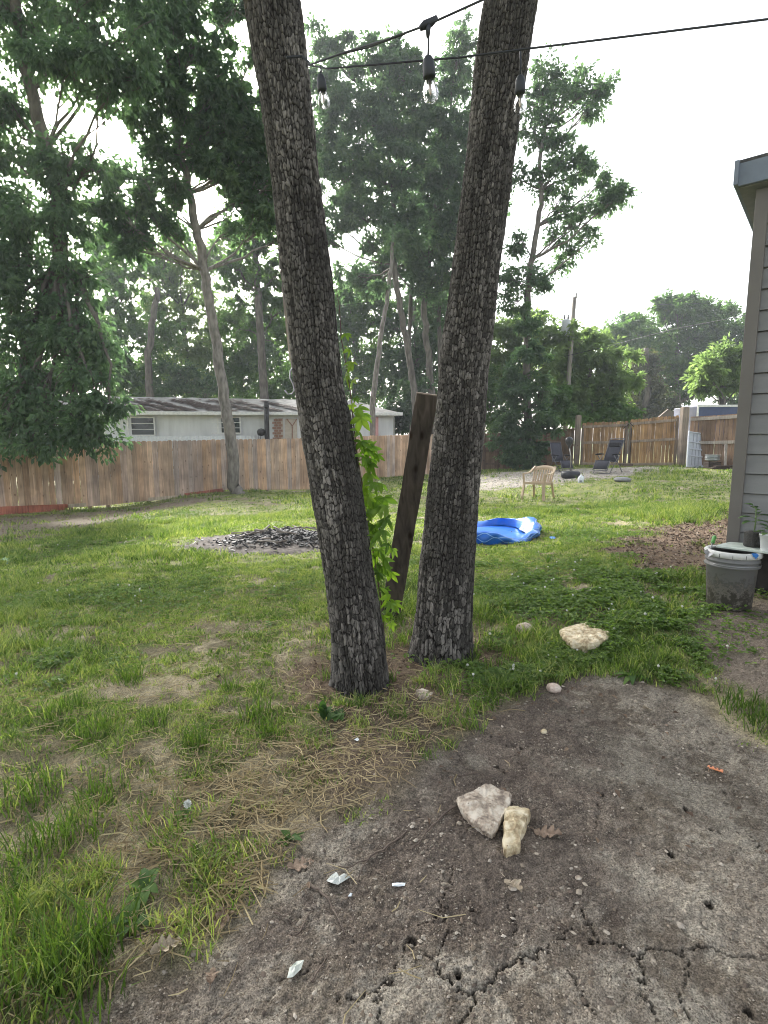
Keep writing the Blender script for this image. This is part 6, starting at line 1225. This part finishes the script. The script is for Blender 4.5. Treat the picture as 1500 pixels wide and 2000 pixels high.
# straw: dry stems lying about
n_ = 5200; r_ = 1.0 + 4.0 * rng.random(n_); a = -(rng.random(n_) * 1.0) + .28; X, Y = np.sin(a) * r_, np.cos(a) * r_
sX, sY = [X], [Y]
for px_, py_, s_, k in ((430, 1650, .22, 260), (350, 1560, .25, 240), (500, 1560, .2, 260), (600, 1530, .2, 180), (700, 1450, .2, 160), (820, 1400, .15, 120), (560, 1480, .2, 200), (300, 1700, .15, 120), (480, 1740, .08, 80), (430, 1760, .12, 90)):
    c = gpix(px_, py_); sX.append(c[0] + rng.normal(size=k) * s_); sY.append(c[1] + rng.normal(size=k) * s_ * .7)
X, Y = np.concatenate(sX), np.concatenate(sY); mud_, s2_, ch_, gr_, ash_, bl_, tr2 = zones(X, Y); ok = (mud_ < .5) | (rng.random(len(X)) < .03); X, Y = X[ok], Y[ok]; n_ = len(X)
az = rng.random(n_) * 2 * np.pi; Ls = .03 + .12 * rng.random(n_) ** 2; el = np.clip(rng.normal(size=n_) * .12, -.05, .5); Zc = GH(X, Y) + .007 + .012 * rng.random(n_)
D = np.stack([np.cos(az) * np.cos(el), np.sin(az) * np.cos(el), np.sin(el)], 1); B = np.stack([X, Y, Zc], 1); bend = (rng.random(n_) - .5)[:, None] * Ls[:, None] * .3; S_ = np.stack([-np.sin(az), np.cos(az), np.zeros(n_)], 1); wv = (.0009 + .0013 * rng.random(n_))[:, None]
P0, P1, P2 = B - D * Ls[:, None] / 2, B + S_ * bend, B + D * Ls[:, None] / 2; Uz = np.array([0, 0, 1.])
V = np.stack([P0 - S_ * wv, P0 + S_ * wv, P0 + Uz * wv * 1.6, P1 - S_ * wv, P1 + S_ * wv, P1 + Uz * wv * 1.6, P2 - S_ * wv * .5, P2 + S_ * wv * .5, P2 + Uz * wv], 1); I_ = np.arange(n_)[:, None] * 9
Q_ = np.concatenate([I_ + np.array([q]) for q in ([0, 3, 5, 2], [2, 5, 4, 1], [3, 6, 8, 5], [5, 8, 7, 4])]); strawm = leafmat('straw', [(.20, .15, .085), (.36, .28, .15), (.52, .43, .25)], trans=.1, rough=.6, tcol=(1, 1, .8))
tag(mesh_np('straw', V.reshape(-1, 3), Q=Q_, mats=strawm, attrs={'rnd': np.repeat(rng.random(n_), 9)}), 'dry tan straw stems strewn over the thin grass', 'straw', kind='stuff')
# clover: small leaves on low stalks and white flower heads
cl = []
CLP = [(1000, 1300, .3), (1080, 1290, .3), (1180, 1290, .3), (1260, 1260, .35), (1330, 1230, .4), (1240, 1180, .4), (1330, 1160, .4), (1180, 1160, .4), (1080, 1180, .3), (1250, 1310, .15), (1400, 1220, .25), (1100, 1130, .6), (1250, 1100, .4), (960, 1330, .1), (1010, 1330, .12), (1200, 1320, .12), (1340, 1130, .3), (1420, 1270, .1),
       (200, 1060, .8), (60, 1080, .7), (100, 1310, .25), (330, 1010, .8), (1000, 1150, .3), (880, 1100, .5), (1150, 1050, .6), (1150, 1000, 1.2), (1300, 960, 1.5), (1080, 1000, 1.0), (450, 1150, .7), (150, 1180, .6)]
for px_, py_, s_ in CLP:
    c = gpix(px_, py_); k = int(2300 * min(1, s_ * 2.0)); cl.append(np.stack([c[0] + rng.normal(size=k) * s_ * .8, c[1] + rng.normal(size=k) * s_ * .6], 1))
cl = np.concatenate(cl); dens = sm(.42, .58, fbm(cl[:, 0] * 4, cl[:, 1] * 4, 131, 3)); z_ = zones(cl[:, 0], cl[:, 1]); ok = (rng.random(len(cl)) < dens) & (rng.random(len(cl)) > z_[0] * 1.1) & (rng.random(len(cl)) > z_[1] * .9) & (rng.random(len(cl)) > z_[2]) & (rng.random(len(cl)) > z_[4]); cl = cl[ok]; cl = cl[(np.hypot(cl[:, 0] - POOLC[0], cl[:, 1] - POOLC[1]) > .9)]; dens = sm(.42, .58, fbm(cl[:, 0] * 4, cl[:, 1] * 4, 131, 3)); k = len(cl)
hh = .008 + .03 * rng.random(k) * (.5 + dens); base = np.stack([cl[:, 0], cl[:, 1], GH(cl[:, 0], cl[:, 1]) + hh], 1); an = rng.random(k) * 6.28; Cn, Dn = [], []
for j in range(3): d = np.stack([np.cos(an + j * 2.094), np.sin(an + j * 2.094), rng.normal(size=k) * .25], 1); Cn.append(base + d * .008); Dn.append(d)
cm = leafmat('clover_leaf', [(.07, .12, .03), (.11, .18, .045), (.17, .24, .07)], trans=.45, rough=.5); Cn, Dn = np.concatenate(Cn), np.concatenate(Dn); dist = np.hypot(Cn[:, 0], Cn[:, 1]); sz = (.015 + .004 * rng.random(len(Cn))) * (1 + .05 * dist)
clo = leaves_np('clover', Cn, Dn, np.array([[0, 0, 1.]]) + rng.normal(size=(len(Cn), 3)) * .25, sz, sz * .95, cm, rnd=np.tile(rng.random(k), 3), fold=.15); tag(clo, 'low clover patches spreading through the lawn', 'clover', kind='stuff')
sel = rng.random(k) < .006; fb_ = base[sel] + np.array([0, 0, .022]); m = MB()
for p in fb_: 
    r_ = .006 + .003 * rng.random(); m.lathe([(0, -r_), (r_ * .8, -r_ * .6), (r_, 0), (r_ * .7, r_ * .7), (0, r_)], n=7, c=tuple(p)); m.tube([(p[0], p[1], p[2] - r_), (p[0], p[1], p[2] - .04)], .0008, n=3, cap=False)
tag(m.build('clover_flowers', simple('flower_white', (.5, .5, .42), (.66, .66, .58), scale=200, bump=.4), smooth=True), 'tiny white clover flower heads dotted over the lawn', 'flowers', kind='stuff')
# gravel and crumbs on the mud
def pebbles(name, X, Y, s, lb, cols_, cat):
    n_ = len(X); oc = np.array([[1, 0, 0], [0, 1, 0], [-1, 0, 0], [0, -1, 0], [0, 0, 1], [0, 0, -1], [.7, .7, .2], [-.7, -.7, .1]]); T0 = np.array([[0, 6, 4], [6, 1, 4], [1, 2, 4], [2, 7, 4], [7, 3, 4], [3, 0, 4], [6, 0, 5], [1, 6, 5], [2, 1, 5], [7, 2, 5], [3, 7, 5], [0, 3, 5]])
    sc = s[:, None] * (.6 + .8 * rng.random((n_, 3))) * np.array([1, 1, .55]); an = rng.random(n_) * 6.28; c_, s_ = np.cos(an), np.sin(an); V = oc[None] * sc[:, None, :] * (.75 + .5 * rng.random((n_, 8, 1))); x = V[..., 0] * c_[:, None] - V[..., 1] * s_[:, None]; y = V[..., 0] * s_[:, None] + V[..., 1] * c_[:, None]
    V = np.stack([x + X[:, None], y + Y[:, None], V[..., 2] + (GH(X, Y) + s * .15)[:, None]], -1); T_ = (np.arange(n_)[:, None, None] * 8 + T0[None]).reshape(-1, 3); cc = np.array(cols_)[rng.integers(0, len(cols_), n_)] * (.7 + .6 * rng.random((n_, 1)))
    return tag(mesh_np(name, V.reshape(-1, 3), T=T_, mats=bpy.data.materials['fine_stone'], cols=np.repeat(cc, 8, 0)), lb, cat, kind='stuff')
colmat('fine_stone', nscale=200, vary=.2, bump=.3)
n_ = 75000; X, Y = rng.uniform(-1.2, 3.2, n_), rng.uniform(.95, 3.6, n_); Y = .95 + (Y - .95) * rng.random(n_) ** .35; mud_ = zones(X, Y); ok = rng.random(n_) < np.clip(mud_[0] + mud_[1] * .8, 0.02, 1) * (.25 + .75 * sm(.35, .6, fbm(X * 3, Y * 3, 141, 3))); X, Y = X[ok], Y[ok]; s = .0012 + .0016 * rng.random(len(X)) + .006 * rng.random(len(X)) ** 14
pebbles('grit', X, Y, s, 'grit, crumbs of clay and tiny pebbles over the bare mud', [(.15, .12, .09), (.12, .095, .075), (.22, .19, .15), (.30, .26, .21), (.33, .29, .24), (.10, .08, .065)], 'grit')
n_ = 7000; X, Y = rng.uniform(-1.2, 3.2, n_), rng.uniform(.95, 3.4, n_); mud_ = zones(X, Y); ok = rng.random(n_) < np.clip(mud_[0] + mud_[1] * .8, 0, 1) * .25; X, Y = X[ok], Y[ok]; s = .003 + .008 * rng.random(len(X)) ** 4
pebbles('pebbles', X, Y, s, 'pale and brown pebbles scattered over the bare mud', [(.22, .18, .14), (.34, .29, .23), (.17, .13, .10), (.13, .10, .08), (.42, .37, .31)], 'pebbles')
n_ = 9000; c = np.mean(GRAV, 0); X, Y = c[0] + rng.normal(size=n_) * 2.6, c[1] + rng.normal(size=n_) * 2.2; ok = rng.random(n_) < zones(X, Y)[3]; X, Y = X[ok], Y[ok]
pebbles('gravel', X, Y, .01 + .025 * rng.random(len(X)) ** 2, 'pale gravel around the reclining chairs and the gate', [(.42, .38, .33), (.5, .47, .42), (.3, .27, .23)], 'gravel')
# leaf litter and wood chips
def flakes(name, X, Y, s, mt, lb, cat, up=.35):
    n_ = len(X); C_ = np.stack([X, Y, GH(X, Y) + s * .3 + .004], 1); D_ = rng.normal(size=(n_, 3)) * [1, 1, .25]; N_ = rng.normal(size=(n_, 3)) * up + [0, 0, 1]; return tag(leaves_np(name, C_, D_, N_, s, s * (.35 + .4 * rng.random(n_)), mt, rnd=rng.random(n_), fold=.3), lb, cat, kind='stuff')
chipm = leafmat('chips', [(.06, .04, .03), (.14, .10, .075), (.36, .30, .24)], trans=.0, rough=.8)
c0, c1 = CHIPS.min(0) - .5, CHIPS.max(0) + .6; n_ = 34000; X, Y = rng.uniform(c0[0], c1[0], n_), rng.uniform(c0[1], c1[1], n_); ok = rng.random(n_) < zones(X, Y)[2]; X, Y = X[ok], Y[ok]; flakes('wood_chips', X, Y, .012 + .035 * rng.random(len(X)) ** 2, chipm, 'brown wood chips and dead leaves on bare soil near the house', 'wood chips', .6)
n_ = 5000; c0, c1 = BARE_L.min(0) - .3, BARE_L.max(0) + .5; X, Y = rng.uniform(c0[0], c1[0], n_), rng.uniform(c0[1], c1[1], n_); ok = rng.random(n_) < zones(X, Y)[5] * .8; X, Y = X[ok], Y[ok]
X2, Y2 = rng.uniform(-3.5, 3, 1100), rng.uniform(1.5, 8, 1100); X3 = rng.normal(size=700) * .4 + .1; Y3 = rng.normal(size=700) * .35 + 2.65
X, Y = np.concatenate([X, X2, X3]), np.concatenate([Y, Y2, Y3]); flakes('leaf_litter', X, Y, (.012 + .03 * rng.random(len(X)) ** 2) * (.7 + .06 * np.hypot(X, Y)), leafmat('litter', [(.07, .045, .032), (.14, .095, .065), (.26, .19, .13)], trans=.0, rough=.85), 'scraps of dead leaves along the fence and between the grass', 'leaf litter', .5)
# a few broad weeds, each one its own plant
weedm = leafmat('weed_leaf', [(.03, .07, .022), (.06, .12, .03), (.11, .18, .045)], trans=.3, rough=.8)
def weed(px_, py_, n_, L_, W_, el_, lb, seed, h0=.01, rr_=.5):
    c = on(px_, py_); o = thing('weed', lb, 'weed', c); rs = np.random.default_rng(seed)
    for k in range(n_):
        a = 6.28 * k / n_ + rs.normal() * .3; e = el_ * (.6 + .7 * rs.random()); m = MB(); broad_leaf(m, (0, 0, h0 * rs.random()), (math.cos(a) * math.cos(e), math.sin(a) * math.cos(e), math.sin(e)), L_ * (.7 + .5 * rs.random()), W_ * (.8 + .4 * rs.random()), droop=.45)
        q = m.build('leaf', weedm, o, smooth=True); at = q.data.attributes.new('rnd', 'FLOAT', 'POINT'); at.data.foreach_set('value', [float(np.clip(rr_ + rs.normal() * .2, 0, 1))] * len(q.data.vertices))
weed(632, 1408, 9, .15, .035, 1.25, 'upright dark green dock plant at the foot of the left trunk', 1, rr_=.15); weed(658, 1402, 8, .075, .045, .4, 'low dark leafed weed just right of the dock plant', 2, rr_=.2)
weed(527, 1222, 5, .055, .04, .6, 'bright green broad seedling on the lawn left of the trunks', 3, rr_=1.0); weed(118, 1226, 4, .07, .05, .8, 'single bright leafed weed far left on the lawn', 4, rr_=.8)
weed(1235, 1322, 9, .10, .03, .35, 'flat rosette weed at the upper edge of the mud', 5, rr_=.8); weed(1130, 1290, 8, .09, .028, .35, 'rosette weed directly below the broad pale stone', 6, rr_=.6); weed(365, 1600, 7, .05, .022, .8, 'small pale weed in the straw patch', 7, rr_=.8)
weed(565, 1640, 7, .07, .02, .6, 'narrow leafed weed at the tip of the straw patch', 8, rr_=.4); weed(260, 1800, 7, .075, .03, .5, 'grey green broad weed near the tall tuft', 9, rr_=.4); weed(283, 1745, 6, .07, .035, .6, 'light green weed above the grey green weed', 10, rr_=.7); weed(855, 1290, 8, .05, .03, .6, 'small weed growing between the feet of the two near trunks', 11, rr_=.3)
weed(1290, 1225, 6, .12, .03, .9, 'longer leafed weed in the clover left of the bucket', 12, rr_=.5); weed(1462, 1200, 5, .05, .03, .8, 'tiny weed in front of the bucket', 13, rr_=.7); weed(1070, 1100, 10, .16, .02, 1.0, 'bushy tuft weed just in front of the paddling pool', 14, rr_=.7)
dd = thing('dandelion', 'white dandelion seed head in the straw patch', 'dandelion', on(366, 1612)); m = MB(); m.tube([(0, 0, 0), (.004, 0, .05)], .0014, n=5); m.build('stem', bpy.data.materials['green_stem'], dd); m = MB()
for k in range(140): u = unit(1)[0]; m.tube([(.004, 0, .062), tuple(np.array([.004, 0, .062]) + u * .014)], [.0003, .0009], n=3)
m.build('seed_head', simple('seed_white', (.55, .57, .55), (.65, .67, .65)), dd)

# ================================================================ ADDED HAZE
hz_m = bpy.data.materials.new('glare_haze'); hz_m.use_nodes = True; n = hz_m.node_tree; n.nodes.clear(); v = N(n, 'VolumePrincipled'); v.inputs['Density'].default_value = .0013; v.inputs['Color'].default_value = (.86, .93, 1, 1); v.inputs['Anisotropy'].default_value = .35
o_ = N(n, 'OutputMaterial'); n.links.new(v.outputs[0], o_.inputs['Volume']); m = MB(); m.box((0, 22, 10), (150, 110, 26)); hzo = m.build('added_haze', hz_m); tag(hzo, kind='stuff')  # added haze volume, stands in for a bluish veil of lens glare
S.cycles.volume_bounces = 0; S.cycles.volume_step_rate = 5
